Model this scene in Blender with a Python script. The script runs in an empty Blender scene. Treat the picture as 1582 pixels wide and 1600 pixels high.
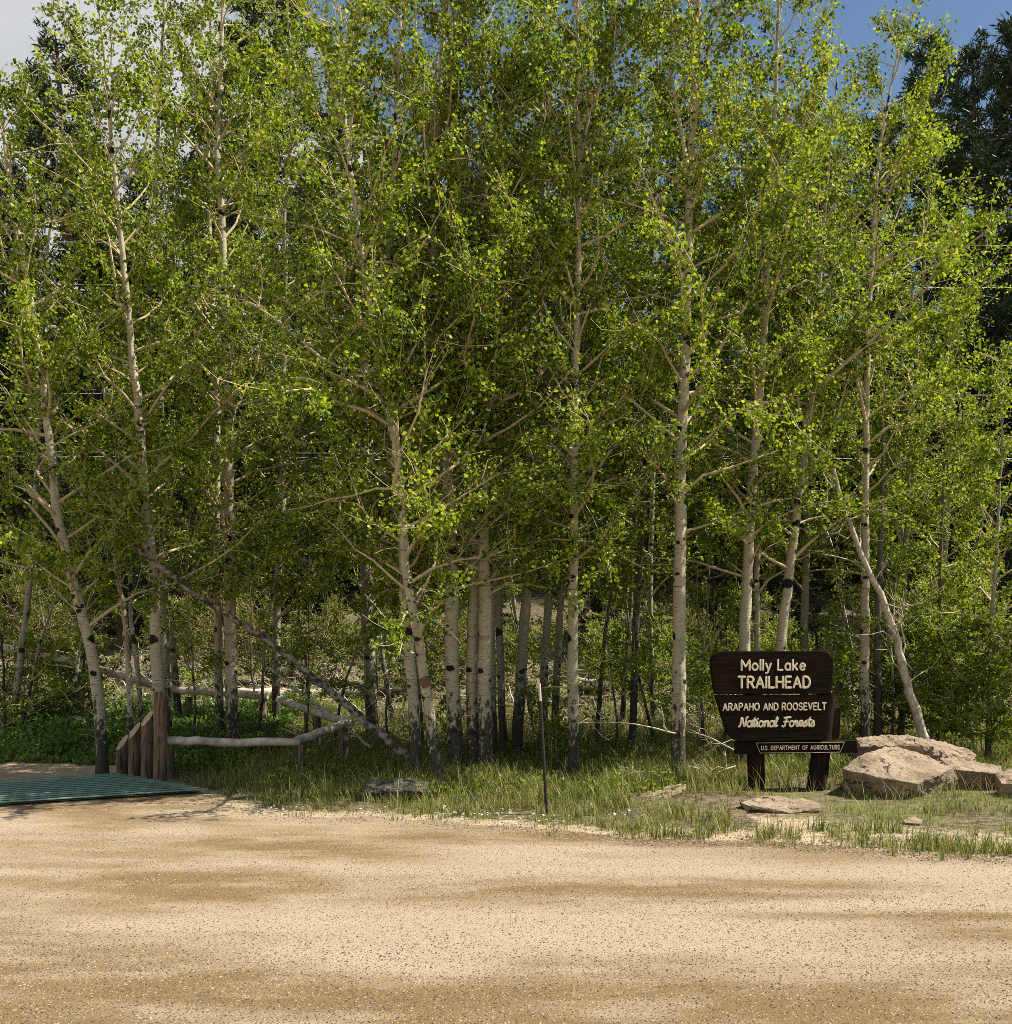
import bpy, bmesh, math, random
import numpy as np
from mathutils import Vector, Matrix, noise as mnoise

# ------------------------------------------------------------------ camera, sky, sun, exposure
S = bpy.context.scene
COL = S.collection
F, CX, HY, CZ = 1580.0, 791.0, 1020.0, 1.9      # focal length, centre column, horizon row (photo pixels), eye height (m)
cam_d = bpy.data.cameras.new('camera'); cam = bpy.data.objects.new('camera', cam_d); COL.objects.link(cam)
cam.location = (0, 0, CZ); cam.rotation_euler = (math.radians(90), 0, 0)
cam_d.sensor_fit = 'HORIZONTAL'; cam_d.sensor_width = 36.0; cam_d.lens = 36.0 * F / 1582.0
cam_d.shift_y = (HY - 800.0) / 1600.0
cam_d.clip_start = 0.1; cam_d.clip_end = 2000
S.camera = cam

SUN_EL, SUN_AZ = math.radians(54), math.radians(88)      # azimuth from +Y towards +X
world = bpy.data.worlds.new('World'); S.world = world; world.use_nodes = True
wn, wl = world.node_tree.nodes, world.node_tree.links
wn.clear()
w_out = wn.new('ShaderNodeOutputWorld'); w_bg = wn.new('ShaderNodeBackground')
w_sky = wn.new('ShaderNodeTexSky'); w_sky.sky_type = 'NISHITA'; w_sky.sun_disc = False
w_sky.sun_elevation = SUN_EL; w_sky.sun_rotation = SUN_AZ; w_sky.altitude = 1500; w_sky.ozone_density = 2.6; w_sky.dust_density = .05; w_sky.air_density = 1.5
w_tc = wn.new('ShaderNodeTexCoord'); w_map = wn.new('ShaderNodeMapping'); w_map.inputs['Scale'].default_value = (1.2, 1.2, 3.0)
w_no = wn.new('ShaderNodeTexNoise'); w_no.inputs['Scale'].default_value = 2.6; w_no.inputs['Detail'].default_value = 8; w_no.inputs['Roughness'].default_value = .55
w_sep = wn.new('ShaderNodeSeparateXYZ'); w_ma = wn.new('ShaderNodeMath'); w_ma.operation = 'MULTIPLY_ADD'
w_ma.inputs[1].default_value = -0.75
w_rmp = wn.new('ShaderNodeMapRange'); w_rmp.interpolation_type = 'SMOOTHSTEP'
w_rmp.inputs['From Min'].default_value = .44; w_rmp.inputs['From Max'].default_value = .64
w_mix = wn.new('ShaderNodeMix'); w_mix.data_type = 'RGBA'
w_no2 = wn.new('ShaderNodeTexNoise'); w_no2.inputs['Scale'].default_value = 5; w_no2.inputs['Detail'].default_value = 5
w_cr = wn.new('ShaderNodeMix'); w_cr.data_type = 'RGBA'
w_cr.inputs[6].default_value = (4.6, 4.8, 5.1, 1); w_cr.inputs[7].default_value = (8.2, 8.3, 8.5, 1)
wl.new(w_tc.outputs['Generated'], w_map.inputs[0]); wl.new(w_map.outputs[0], w_no.inputs['Vector']); wl.new(w_map.outputs[0], w_no2.inputs['Vector'])
wl.new(w_tc.outputs['Generated'], w_sep.inputs[0]); wl.new(w_sep.outputs['X'], w_ma.inputs[0]); wl.new(w_no.outputs['Fac'], w_ma.inputs[2])
wl.new(w_ma.outputs[0], w_rmp.inputs['Value']); wl.new(w_rmp.outputs[0], w_mix.inputs[0])
wl.new(w_no2.outputs['Fac'], w_cr.inputs[0])
wl.new(w_sky.outputs[0], w_mix.inputs[6]); wl.new(w_cr.outputs[2], w_mix.inputs[7])
wl.new(w_mix.outputs[2], w_bg.inputs['Color']); w_bg.inputs['Strength'].default_value = 0.05
wl.new(w_bg.outputs[0], w_out.inputs[0])

sun_d = bpy.data.lights.new('sun', 'SUN'); sun_d.energy = 5.0; sun_d.angle = math.radians(.5); sun_d.color = (1, .94, .84)
sun = bpy.data.objects.new('sun', sun_d); COL.objects.link(sun)
to_sun = Vector((math.sin(SUN_AZ) * math.cos(SUN_EL), math.cos(SUN_AZ) * math.cos(SUN_EL), math.sin(SUN_EL)))
sun.rotation_euler = to_sun.to_track_quat('Z', 'Y').to_euler(); sun.location = to_sun * 40

S.view_settings.view_transform = 'Standard'; S.view_settings.look = 'None'; S.view_settings.gamma = 1
S.view_settings.exposure = 1.0
S.render.engine = 'CYCLES'
S.cycles.max_bounces = 5; S.cycles.diffuse_bounces = 1; S.cycles.glossy_bounces = 2; S.cycles.transmission_bounces = 4
S.cycles.use_denoising = False; S.cycles.filter_width = 0.9
S.cycles.caustics_reflective = False; S.cycles.caustics_refractive = False

# ------------------------------------------------------------------ helpers
def rng(seed): return np.random.default_rng(seed)
def P(px, py, Y): return np.array([(px - CX) / F * Y, Y, CZ - (py - HY) / F * Y])

EDGE = np.array([(-60, 17.5), (-9, 16.4), (-6.3, 16.2), (-5.85, 15.6), (-4.6, 14.0), (-3.85, 13.0), (-3.3, 12.1), (-2.5, 11.55), (-1.6, 11.4), (-.66, 11.2),
                 (.0, 10.85), (.53, 10.55), (1.3, 10.2), (2.3, 10.02), (3.1, 9.8), (4.56, 9.1), (9, 8.2), (60, 6.5)])
def edge(x): return np.interp(x, EDGE[:, 0], EDGE[:, 1]) + .07 * np.sin(x * 3.1) + .05 * np.sin(x * 7.7 + 1)
def gz(x, y):
    x = np.asarray(x, float); y = np.asarray(y, float)
    s = np.maximum(y - 16, 0); u = np.clip(y - 24, 0, 16); v = np.clip(y - 40, 0, 75)
    z = .055 * np.minimum(s, 24) + .0119 * u * u + .40 * v
    r = np.clip((y - edge(x) - .3) / 2.2, 0, 1)
    z = z + r * (.05 * np.sin(x * .9 + .4) * np.sin(y * .7) + .03 * np.sin(x * 2.3 + y * 1.1) + .05)
    r2 = np.clip((y - 20) / 12, 0, 1)
    return z + r2 * (.35 * np.sin(x * .23 + 1) * np.sin(y * .19) + .12 * np.sin(x * .8 + y * .5))
def ground_hit(px, py):
    for Y in np.arange(5, 70, .05):
        p = P(px, py, Y)
        if p[2] <= gz(p[0], Y): return Y
    return 30.0
def on_ground(px, py):
    Y = ground_hit(px, py); p = P(px, py, Y); return np.array([p[0], Y, float(gz(p[0], Y))])

def new_mat(name):
    m = bpy.data.materials.new(name); m.use_nodes = True; nt = m.node_tree; nt.nodes.clear()
    return m, nt.nodes, nt.links
class NB:
    """small node helper"""
    def __init__(s, name):
        s.m, s.n, s.l = new_mat(name); s.out = s.n.new('ShaderNodeOutputMaterial')
        s.tc = s.n.new('ShaderNodeTexCoord')
    def set(s, node, k, v):
        if isinstance(v, bpy.types.NodeSocket): s.l.new(v, node.inputs[k])
        else: node.inputs[k].default_value = v
    def coords(s, scale=(1, 1, 1), which='Object', loc=(0, 0, 0), rot=(0, 0, 0)):
        m = s.n.new('ShaderNodeMapping'); m.inputs['Scale'].default_value = scale; m.inputs['Location'].default_value = loc; m.inputs['Rotation'].default_value = rot
        s.l.new(s.tc.outputs[which], m.inputs[0]); return m.outputs[0]
    def noise(s, vec, scale=1, detail=4, rough=.5, out='Fac', dist=0):
        t = s.n.new('ShaderNodeTexNoise'); s.l.new(vec, t.inputs['Vector'])
        t.inputs['Scale'].default_value = scale; t.inputs['Detail'].default_value = detail; t.inputs['Roughness'].default_value = rough; t.inputs['Distortion'].default_value = dist
        return t.outputs[out]
    def voro(s, vec, scale=1, out='Distance', feature='F1'):
        t = s.n.new('ShaderNodeTexVoronoi'); t.feature = feature; s.l.new(vec, t.inputs['Vector']); t.inputs['Scale'].default_value = scale; return t.outputs[out]
    def step(s, v, a, b, lo=0., hi=1.):
        t = s.n.new('ShaderNodeMapRange'); t.interpolation_type = 'SMOOTHSTEP'; s.set(t, 'Value', v)
        for k, q in (('From Min', a), ('From Max', b), ('To Min', lo), ('To Max', hi)): t.inputs[k].default_value = q
        return t.outputs[0]
    def math(s, op, a, b=0.):
        t = s.n.new('ShaderNodeMath'); t.operation = op; s.set(t, 0, a); s.set(t, 1, b); return t.outputs[0]
    def mix(s, fac, a, b, blend='MIX'):
        t = s.n.new('ShaderNodeMix'); t.data_type = 'RGBA'; t.blend_type = blend; s.set(t, 0, fac)
        s.set(t, 6, a if isinstance(a, bpy.types.NodeSocket) else (*a[:3], 1)); s.set(t, 7, b if isinstance(b, bpy.types.NodeSocket) else (*b[:3], 1))
        return t.outputs[2]
    def attr(s, name='tint'):
        t = s.n.new('ShaderNodeAttribute'); t.attribute_name = name; return t.outputs['Fac']
    def sep(s, v, k='Z'):
        t = s.n.new('ShaderNodeSeparateXYZ'); s.l.new(v, t.inputs[0]); return t.outputs[k]
    def bump(s, h, strength=.5, dist=.02):
        t = s.n.new('ShaderNodeBump'); t.inputs['Strength'].default_value = strength; t.inputs['Distance'].default_value = dist; s.l.new(h, t.inputs['Height']); return t.outputs[0]
    def pbr(s, col, rough=.9, nrm=None, spec=.25, metal=0.):
        b = s.n.new('ShaderNodeBsdfPrincipled'); s.set(b, 'Base Color', col if isinstance(col, bpy.types.NodeSocket) else (*col[:3], 1)); s.set(b, 'Roughness', rough)
        b.inputs['Specular IOR Level'].default_value = spec; b.inputs['Metallic'].default_value = metal
        if nrm is not None: s.l.new(nrm, b.inputs['Normal'])
        s.l.new(b.outputs[0], s.out.inputs[0]); return s.m
    def leaf(s, col, trans, mixf=.45, gloss=.05, grough=.45):
        d = s.n.new('ShaderNodeBsdfDiffuse'); s.set(d, 'Color', col); t = s.n.new('ShaderNodeBsdfTranslucent'); s.set(t, 'Color', trans)
        a = s.n.new('ShaderNodeMixShader'); a.inputs[0].default_value = mixf; s.l.new(d.outputs[0], a.inputs[1]); s.l.new(t.outputs[0], a.inputs[2])
        g = s.n.new('ShaderNodeBsdfGlossy'); g.inputs['Roughness'].default_value = grough; g.inputs['Color'].default_value = (1, 1, 1, 1)
        b = s.n.new('ShaderNodeMixShader'); b.inputs[0].default_value = gloss; s.l.new(a.outputs[0], b.inputs[1]); s.l.new(g.outputs[0], b.inputs[2])
        s.l.new(b.outputs[0], s.out.inputs[0]); return s.m

class MB:
    def __init__(s): s.v = []; s.f = []; s.t = []; s.n = 0
    def add(s, v, faces, mat=0, tint=None, smooth=True):
        v = np.asarray(v, float).reshape(-1, 3); faces = [np.asarray(q, int) + s.n for q in (faces if isinstance(faces, list) else [faces]) if len(q)]
        s.v.append(v); s.t.append(np.full(len(v), .5) if tint is None else np.broadcast_to(tint, (len(v),)))
        for q in faces: s.f.append((q.reshape(len(q), -1), mat, smooth))
        s.n += len(v)
    def tube(s, pts, rad, sides=6, mat=0, cap=False, tint=None, rough=0., seed=0):
        pts = np.asarray(pts, float); n = len(pts); rad = np.broadcast_to(np.asarray(rad, float), (n,))
        t = np.gradient(pts, axis=0); t /= np.linalg.norm(t, axis=1)[:, None] + 1e-9
        a = t.mean(0); ref = np.array([0., 0, 1]) if abs(a[2]) < .75 else np.array([1., 0, 0])
        u = np.cross(t, ref); u /= np.linalg.norm(u, axis=1)[:, None] + 1e-9; w = np.cross(t, u)
        th = np.arange(sides) * 2 * np.pi / sides
        rr = rad[:, None] * np.ones((n, sides))
        if rough: rr = rr * (1 + rough * rng(seed).normal(size=(n, sides)))
        ring = pts[:, None] + rr[..., None] * (np.cos(th)[None, :, None] * u[:, None] + np.sin(th)[None, :, None] * w[:, None])
        i = np.arange(n - 1)[:, None] * sides; j = np.arange(sides)[None]; k = (j + 1) % sides
        q = np.stack([i + j, i + k, i + sides + k, i + sides + j], -1).reshape(-1, 4)
        s.add(ring.reshape(-1, 3), q, mat, tint)
        if cap:
            s.add(ring[0], [np.arange(sides)[None, :]], mat, tint, False); s.add(ring[-1], [np.arange(sides)[None, ::-1]], mat, tint, False)
        return ring
    def prism(s, poly, y0, y1, mat=0):
        """polygon in (x, z), extruded along y"""
        p = np.asarray(poly, float); n = len(p)
        v = np.concatenate([np.c_[p[:, 0], np.full(n, y0), p[:, 1]], np.c_[p[:, 0], np.full(n, y1), p[:, 1]]])
        i = np.arange(n); j = (i + 1) % n
        s.add(v, [np.arange(n)[None], (np.arange(n) + n)[None, ::-1], np.stack([i, i + n, j + n, j], -1)], mat, None, False)
    def build(s, name, mats, parent=None, loc=(0, 0, 0), link=True):
        me = bpy.data.meshes.new(name); v = np.concatenate(s.v); loc = np.asarray(loc, float)
        me.vertices.add(len(v)); me.vertices.foreach_set('co', (v - loc).astype(np.float32).ravel())
        nl = sum(f.size for f, _, _ in s.f); npoly = sum(len(f) for f, _, _ in s.f)
        me.loops.add(nl); me.loops.foreach_set('vertex_index', np.concatenate([f.ravel() for f, _, _ in s.f]).astype(np.int32))
        size = np.concatenate([np.full(len(f), f.shape[1]) for f, _, _ in s.f])
        me.polygons.add(npoly); me.polygons.foreach_set('loop_start', np.concatenate([[0], np.cumsum(size)[:-1]]).astype(np.int32))
        me.polygons.foreach_set('material_index', np.concatenate([np.full(len(f), m) for f, m, _ in s.f]).astype(np.int32))
        me.polygons.foreach_set('use_smooth', np.concatenate([np.full(len(f), sm) for f, _, sm in s.f]))
        a = me.attributes.new('tint', 'FLOAT', 'POINT'); a.data.foreach_set('value', np.concatenate(s.t).astype(np.float32))
        for m in (mats if isinstance(mats, (list, tuple)) else [mats]): me.materials.append(m)
        me.update(calc_edges=True); me.validate()
        o = bpy.data.objects.new(name, me)
        if link: COL.objects.link(o)
        if parent is not None: o.parent = parent
        else: o.location = loc
        return o
def tag(o, label=None, cat=None, group=None, kind=None):
    for k, v in (('label', label), ('category', cat), ('group', group), ('kind', kind)):
        if v: o[k] = v
    return o
def thing(name, loc, label, cat, group=None, rz=0):
    o = bpy.data.objects.new(name, None); COL.objects.link(o); o.location = tuple(loc); o.rotation_euler = (0, 0, rz); o.empty_display_size = .3
    return tag(o, label, cat, group)
def copy_tree(o, loc, rz=0, sc=1., label=None):
    c = o.copy(); COL.objects.link(c); c.location = tuple(loc); c.rotation_euler = (0, 0, rz); c.scale = (sc, sc, sc)
    if label: c['label'] = label
    for ch in list(o.children):
        d = ch.copy(); COL.objects.link(d); d.parent = c
    return c
def smooth_path(pts, step):
    """Catmull-Rom through pts, resampled about every `step`"""
    p = np.asarray(pts, float); q = np.concatenate([[2 * p[0] - p[1]], p, [2 * p[-1] - p[-2]]]); out = []
    for i in range(len(p) - 1):
        a, b, c, d = q[i:i + 4]; m = max(1, int(round(np.linalg.norm(c - b) / step)))
        t = (np.arange(m) / m)[:, None]
        out.append(.5 * (2 * b + (c - a) * t + (2 * a - 5 * b + 4 * c - d) * t ** 2 + (3 * b - a - 3 * c + d) * t ** 3))
    return np.concatenate(out + [p[-1:]])

# ------------------------------------------------------------------ materials
def mat_bark(name, pale=(.50, .445, .30), base_h=1.1, grey=0.):
    b = NB(name); o = b.coords()
    col = b.mix(b.step(b.noise(b.coords((3, 3, 1.2)), 1.5, 3), .3, .75), pale, tuple(c * .72 for c in pale))
    col = b.mix(b.step(b.noise(b.coords((3, 3, 26)), 1, 3, .6), .45, .8, 0, .5), col, (.30, .27, .19))
    dash = b.step(b.noise(b.coords((13, 13, 95)), 1, 2), .62, .68)
    col = b.mix(b.math('MULTIPLY', dash, .85), col, (.045, .04, .03))
    ring = b.step(b.noise(b.coords((1.6, 1.6, 13)), 1, 4, .7), .60, .68)
    col = b.mix(b.math('MULTIPLY', ring, .7), col, (.07, .06, .045))
    vc = b.coords((3.6, 3.6, 5.6)); t = b.n.new('ShaderNodeTexVoronoi'); b.l.new(vc, t.inputs['Vector']); t.inputs['Scale'].default_value = 1
    pick = b.step(b.sep(t.outputs['Color'], 'X'), .34, .36)
    wob = b.math('ADD', b.math('ADD', t.outputs['Distance'], b.math('MULTIPLY', b.math('SUBTRACT', b.sep(t.outputs['Color'], 'Y'), .42), .34)), b.math('MULTIPLY', b.noise(b.coords((20, 20, 30)), 1, 3, .6), .24))
    eye = b.math('MULTIPLY', b.math('SUBTRACT', 1., b.step(wob, .37, .46)), pick)
    col = b.mix(eye, col, (.018, .015, .012))
    z = b.sep(o, 'Z')
    rough_n = b.noise(b.coords((16, 16, 9)), 1, 6, .65)
    lim = b.math('ADD', b.math('MULTIPLY', z, .27 / base_h), .28)
    k = b.math('SUBTRACT', rough_n, lim); k = b.step(k, -.03, .06)
    col = b.mix(b.math('MULTIPLY', k, .93), col, (.035, .03, .023))
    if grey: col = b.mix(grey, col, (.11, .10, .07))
    h = b.math('ADD', b.noise(b.coords((9, 9, 40)), 1, 5, .6), b.math('MULTIPLY', k, -.6))
    return b.pbr(col, .85, b.bump(h, .5, .012), .2)
M = {}
M['bark'] = mat_bark('aspen_bark')
M['bark_dim'] = mat_bark('grey_shaded_aspen_bark', (.36, .34, .25), 1.3, .12)  # greyer bark; dimness of the back trunks is put into its colour too
M['bark_dark'] = mat_bark('dark_rough_bark', (.14, .125, .09), 2.0, .3)
b = NB('pale_twig_bark'); M['twig'] = b.pbr(b.mix(b.noise(b.coords((6, 6, 6)), 2, 3), (.60, .50, .32), (.40, .31, .18)), .8, None, .2)
b = NB('dead_grey_wood'); g = b.noise(b.coords((4, 4, 4)), 3, 5, .6)
M['dead'] = b.pbr(b.mix(b.step(g, .3, .7), (.60, .54, .44), (.32, .27, .20)), .85, b.bump(g, .6, .01), .2)
b = NB('old_grey_wood'); g = b.noise(b.coords((5, 5, 5)), 2.4, 5, .6)
M['dead_grey'] = b.pbr(b.mix(b.step(g, .38, .62), (.045, .038, .03), (.30, .26, .2)), .85, b.bump(g, .7, .012), .2)
b = NB('dark_dead_wood'); g = b.noise(b.coords((5, 5, 5)), 3, 5, .6)
M['dead_dark'] = b.pbr(b.mix(b.step(g, .35, .7), (.035, .028, .02), (.11, .085, .06)), .85, b.bump(g, .6, .01), .2)  # dark brown dead wood, tone varied by noise
def mat_leaf(name, a, c, ta, tc, mixf=.45, gloss=.05, hue=(.15, .12, .02)):
    b = NB(name); t = b.attr()
    return b.leaf(b.mix(t, a, c), b.mix(t, ta, tc), mixf, gloss)
M['leaf'] = mat_leaf('aspen_leaf', (.014, .042, .003), (.31, .40, .020), (.03, .09, .004), (.54, .64, .022), .42, .02)
M['leaf_shade'] = mat_leaf('shaded_aspen_leaf', (.05, .08, .006), (.16, .18, .012), (.09, .15, .008), (.28, .28, .015), .36, .015)  # darker leaf copy; understory shade is put into its colour
M['bush'] = mat_leaf('shrub_leaf', (.06, .12, .006), (.27, .34, .02), (.11, .21, .008), (.42, .49, .02), .42, .015)
M['needle'] = mat_leaf('conifer_needle', (.016, .030, .012), (.05, .075, .03), (.012, .024, .009), (.04, .06, .02), .15, .02)
M['grass'] = mat_leaf('grass_blade', (.06, .10, .006), (.46, .40, .15), (.10, .16, .007), (.42, .36, .10), .35, .02)
M['herb'] = mat_leaf('herb_leaf', (.05, .115, .015), (.14, .22, .03), (.09, .19, .015), (.2, .30, .03), .4, .03)
b = NB('conifer_bark'); M['conifer_bark'] = b.pbr(b.mix(b.noise(b.coords((8, 8, 3)), 2, 5), (.05, .035, .025), (.12, .085, .06)), .9)
b = NB('weathered_log'); v = b.noise(b.coords((30, 30, 30)), 1, 4); v2 = b.noise(b.coords((2, 2, 2)), 2, 5, .6)
M['rail'] = b.pbr(b.mix(b.step(v2, .35, .65), b.mix(v, (.42, .36, .27), (.16, .13, .095)), (.66, .58, .45)), .85, b.bump(v, .5, .01), .2)
b = NB('brown_post_wood'); v = b.noise(b.coords((34, 34, 3)), 1, 5, .6); v2 = b.noise(b.coords((5, 5, 5)), 1, 3)
M['post'] = b.pbr(b.mix(b.step(v, .35, .7), b.mix(v2, (.19, .13, .08), (.30, .21, .13)), (.05, .033, .022)), .85, b.bump(v, .7, .012), .2)
b = NB('fresh_cut_wood'); v = b.noise(b.coords((12, 12, 12)), 1, 4); M['cut'] = b.pbr(b.mix(v, (.62, .50, .33), (.34, .25, .16)), .85)
b = NB('painted_sign_wood'); v = b.noise(b.coords((2.2, 10, 46)), 1, 6, .65); v2 = b.noise(b.coords((3, 3, 14)), 1.6, 5, .7)
c = b.mix(b.step(v, .35, .75), (.010, .006, .004), (.022, .013, .008)); c = b.mix(b.step(v2, .62, .74, 0, .8), c, (.07, .034, .017))
M['sign'] = b.pbr(c, .85, b.bump(v, .5, .008), .08)
b = NB('sign_post_wood'); v = b.noise(b.coords((26, 26, 3)), 1, 5, .6)
M['sign_post'] = b.pbr(b.mix(b.step(v, .35, .7), (.028, .015, .009), (.009, .006, .004)), .8, b.bump(v, .7, .012), .1)
b = NB('cream_paint'); M['cream'] = b.pbr(b.mix(b.step(b.noise(b.coords((30, 30, 30)), 1, 4), .5, .8), (.88, .76, .52), (.72, .56, .34)), .55)
b = NB('granite'); o = b.coords(); s1 = b.noise(b.coords((2.2, 2.2, 2.2)), 1, 6, .6); s2 = b.noise(b.coords((26, 26, 26)), 1, 4, .7)
c = b.mix(b.step(s1, .35, .7), (.38, .29, .20), (.22, .165, .11)); c = b.mix(b.step(s2, .56, .68, 0, .75), c, (.15, .11, .075)); c = b.mix(b.step(b.noise(b.coords((1.3, 1.3, 7)), 1, 5, .65), .60, .68, 0, .6), c, (.20, .13, .08))
hh = b.math('ADD', s2, b.math('MULTIPLY', s1, 1.4))
ck = b.n.new('ShaderNodeTexVoronoi'); ck.feature = 'DISTANCE_TO_EDGE'; dv = b.n.new('ShaderNodeMix'); dv.data_type = 'VECTOR'; dv.inputs[0].default_value = .22; b.l.new(b.coords((1.3, 1.3, 3.0)), dv.inputs[4]); b.l.new(b.noise(b.coords((3, 3, 3)), 1.5, 5, .6, out='Color'), dv.inputs[5]); b.l.new(dv.outputs[1], ck.inputs['Vector']); ck.inputs['Scale'].default_value = 1
crk = b.math('MAXIMUM', b.step(ck.outputs['Distance'], .0, .018), b.step(b.noise(b.coords((1.1, 1.1, 1.1)), 1, 2), .46, .52)); c = b.mix(b.math('MULTIPLY', b.math('SUBTRACT', 1., crk), .8), c, (.05, .038, .026)); hh = b.math('ADD', hh, b.math('MULTIPLY', crk, .8))
M['rock'] = b.pbr(c, .92, b.bump(hh, 1., .045), .15)
b = NB('shaded_rock'); s2 = b.noise(b.coords((18, 18, 18)), 1, 5, .7)
M['rock_dark'] = b.pbr(b.mix(b.step(s2, .4, .66), (.045, .04, .033), (.17, .155, .125)), .95, b.bump(s2, .9, .03), .15)  # the shadow this rock lies in is put into its darker colour
b = NB('green_enamel'); v = b.noise(b.coords((7, 7, 7)), 1, 5, .65)
M['green'] = b.pbr(b.mix(b.step(v, .5, .72), (.20, .33, .25), (.19, .19, .13)), .45, None, .4)
b = NB('dark_steel'); M['steel'] = b.pbr(b.mix(b.noise(b.coords((9, 9, 9)), 1, 4), (.012, .012, .011), (.03, .026, .02)), .6, None, .3)
b = NB('shaded_pit'); M['pit_shade'] = b.pbr(b.mix(b.noise(b.coords((9, 9, 9)), 1, 4), (.02, .017, .012), (.05, .038, .025)), .95)  # near-black: the shade of the pit is put into its colour
b = NB('pink_grey_paint'); M['pale_paint'] = b.pbr(b.mix(b.noise(b.coords((12, 12, 12)), 1, 3), (.70, .52, .42), (.52, .36, .28)), .7)
b = NB('galvanised_wire'); M['wire'] = b.pbr((.62, .62, .6), .45, None, .5, .3)
b = NB('orange_torn_wood'); M['scar'] = b.pbr(b.mix(b.noise(b.coords((40, 40, 12)), 1, 4), (.26, .15, .08), (.04, .025, .015)), .85)
b = NB('white_petal'); M['white'] = b.leaf((.8, .8, .76, 1), (.6, .6, .5, 1), .3, .02)
b = NB('yellow_petal'); M['yellow'] = b.leaf((.75, .55, .02, 1), (.6, .45, .02, 1), .3, .02)

# gravel road
b = NB('gravel'); o = b.coords()
big = b.noise(b.coords((.20, .55, 1), loc=(3.1, 1.7, 0)), 1, 4, .55, dist=.3); mid = b.noise(b.coords((.9, 2.6, 1)), 1, 4, .6)
col = b.mix(b.step(big, .42, .62), (.37, .29, .20), (.165, .105, .043))
col = b.mix(b.step(mid, .45, .72, 0, .6), col, (.41, .33, .23))
vo = b.n.new('ShaderNodeTexVoronoi'); b.l.new(b.coords((58, 58, 58)), vo.inputs['Vector']); vo.inputs['Scale'].default_value = 1
vr = b.sep(vo.outputs['Color'], 'X')
peb = b.math('SUBTRACT', 1., b.step(vo.outputs['Distance'], .28, .42))
col = b.mix(b.math('MULTIPLY', peb, b.step(vr, .66, .72)), col, (.09, .07, .05))
col = b.mix(b.math('MULTIPLY', peb, b.math('SUBTRACT', 1., b.step(vr, .12, .16))), col, (.44, .36, .26))
fine = b.noise(b.coords((160, 160, 160)), 1, 3, .6); col = b.mix(b.step(fine, .3, .7, 0, .35), col, (.25, .18, .10))
hgt = b.math('ADD', b.math('MULTIPLY', peb, .8), b.math('ADD', fine, b.noise(b.coords((14, 14, 14)), 1, 4)))
M['gravel'] = b.pbr(col, .95, b.bump(hgt, .7, .012), .15)
b = NB('gravel_stone'); t = b.attr()
rp = b.n.new('ShaderNodeValToRGB'); e = rp.color_ramp.elements; e[0].position = 0; e[0].color = (.055, .045, .035, 1); e[1].position = 1; e[1].color = (.42, .35, .25, 1)
for p_, c_ in ((.35, (.10, .078, .055, 1)), (.6, (.28, .205, .125, 1)), (.85, (.38, .30, .20, 1))):
    q = e.new(p_); q.color = c_
b.l.new(t, rp.inputs[0]); M['stone'] = b.pbr(rp.outputs[0], .9, None, .2)
# forest ground: tint attribute = sandiness
b = NB('forest_floor'); t = b.attr(); n1 = b.noise(b.coords((.6, .6, .6)), 1, 5, .6); n2 = b.noise(b.coords((9, 9, 9)), 1, 6, .7); n3 = b.noise(b.coords((2, 2, 2)), 1, 4)
soil = b.mix(b.step(n2, .35, .68), (.05, .038, .024), (.22, .17, .10)); soil = b.mix(b.step(n1, .42, .62, 0, .8), soil, b.mix(n2, (.05, .075, .02), (.20, .19, .07)))
sand = b.mix(b.step(n2, .3, .7), (.29, .215, .125), (.44, .36, .245)); sand = b.mix(b.step(n3, .5, .72, 0, .6), sand, (.24, .17, .10))
tt = b.step(b.math('ADD', t, b.math('MULTIPLY', b.math('SUBTRACT', n2, .5), .6)), .3, .6)
M['ground'] = b.pbr(b.mix(tt, soil, sand), .95, b.bump(n2, .8, .04), .15)

# ------------------------------------------------------------------ setting: ground and road
def grid_sheet(xs, ys, zf, tf=None):
    X, Y = np.meshgrid(xs, ys); m = MB(); nx, ny = len(xs), len(ys)
    i = np.arange(ny - 1)[:, None] * nx + np.arange(nx - 1)[None]
    q = np.stack([i, i + 1, i + nx + 1, i + nx], -1).reshape(-1, 4)
    m.add(np.stack([X, Y, zf(X, Y)], -1).reshape(-1, 3), q, 0, None if tf is None else tf(X, Y).ravel()); return m
xs = np.concatenate([np.linspace(-400, -45, 16), np.linspace(-42, -16, 20), np.arange(-15, 15.01, .2), np.linspace(16, 42, 20), np.linspace(45, 400, 16)])
ys = np.concatenate([np.linspace(-300, -12, 14), np.linspace(-10, 6, 12), np.arange(6.5, 30, .2), np.linspace(30.5, 75, 60), np.linspace(77, 125, 18), np.linspace(140, 700, 14)])
def sandy(x, y):
    e = y - edge(x); w = np.where(x > 2.6, 2.6, np.where(x > 1.2, 1.1, .8)); return np.clip(1.05 - e / w, 0, 1)
tag(grid_sheet(xs, ys, gz, sandy).build('ground', M['ground']), kind='structure')
rx = np.concatenate([np.linspace(-58, -13, 24), np.arange(-12, 12.01, .1), np.linspace(13, 58, 24)]); ts = np.linspace(0, 1, 40) ** .6
X = np.repeat(rx[None], len(ts), 0); Y = -30 + (edge(rx)[None] + .12 + 30) * ts[:, None]
m = MB(); nx = len(rx); i = np.arange(len(ts) - 1)[:, None] * nx + np.arange(nx - 1)[None]
m.add(np.stack([X, Y, gz(X, Y) + .008 * np.clip((edge(X) + .12 - Y) / .2, -.6, 1)], -1).reshape(-1, 3), np.stack([i, i + 1, i + nx + 1, i + nx], -1).reshape(-1, 4))
tag(m.build('gravel_road', M['gravel']), kind='structure')

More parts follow.
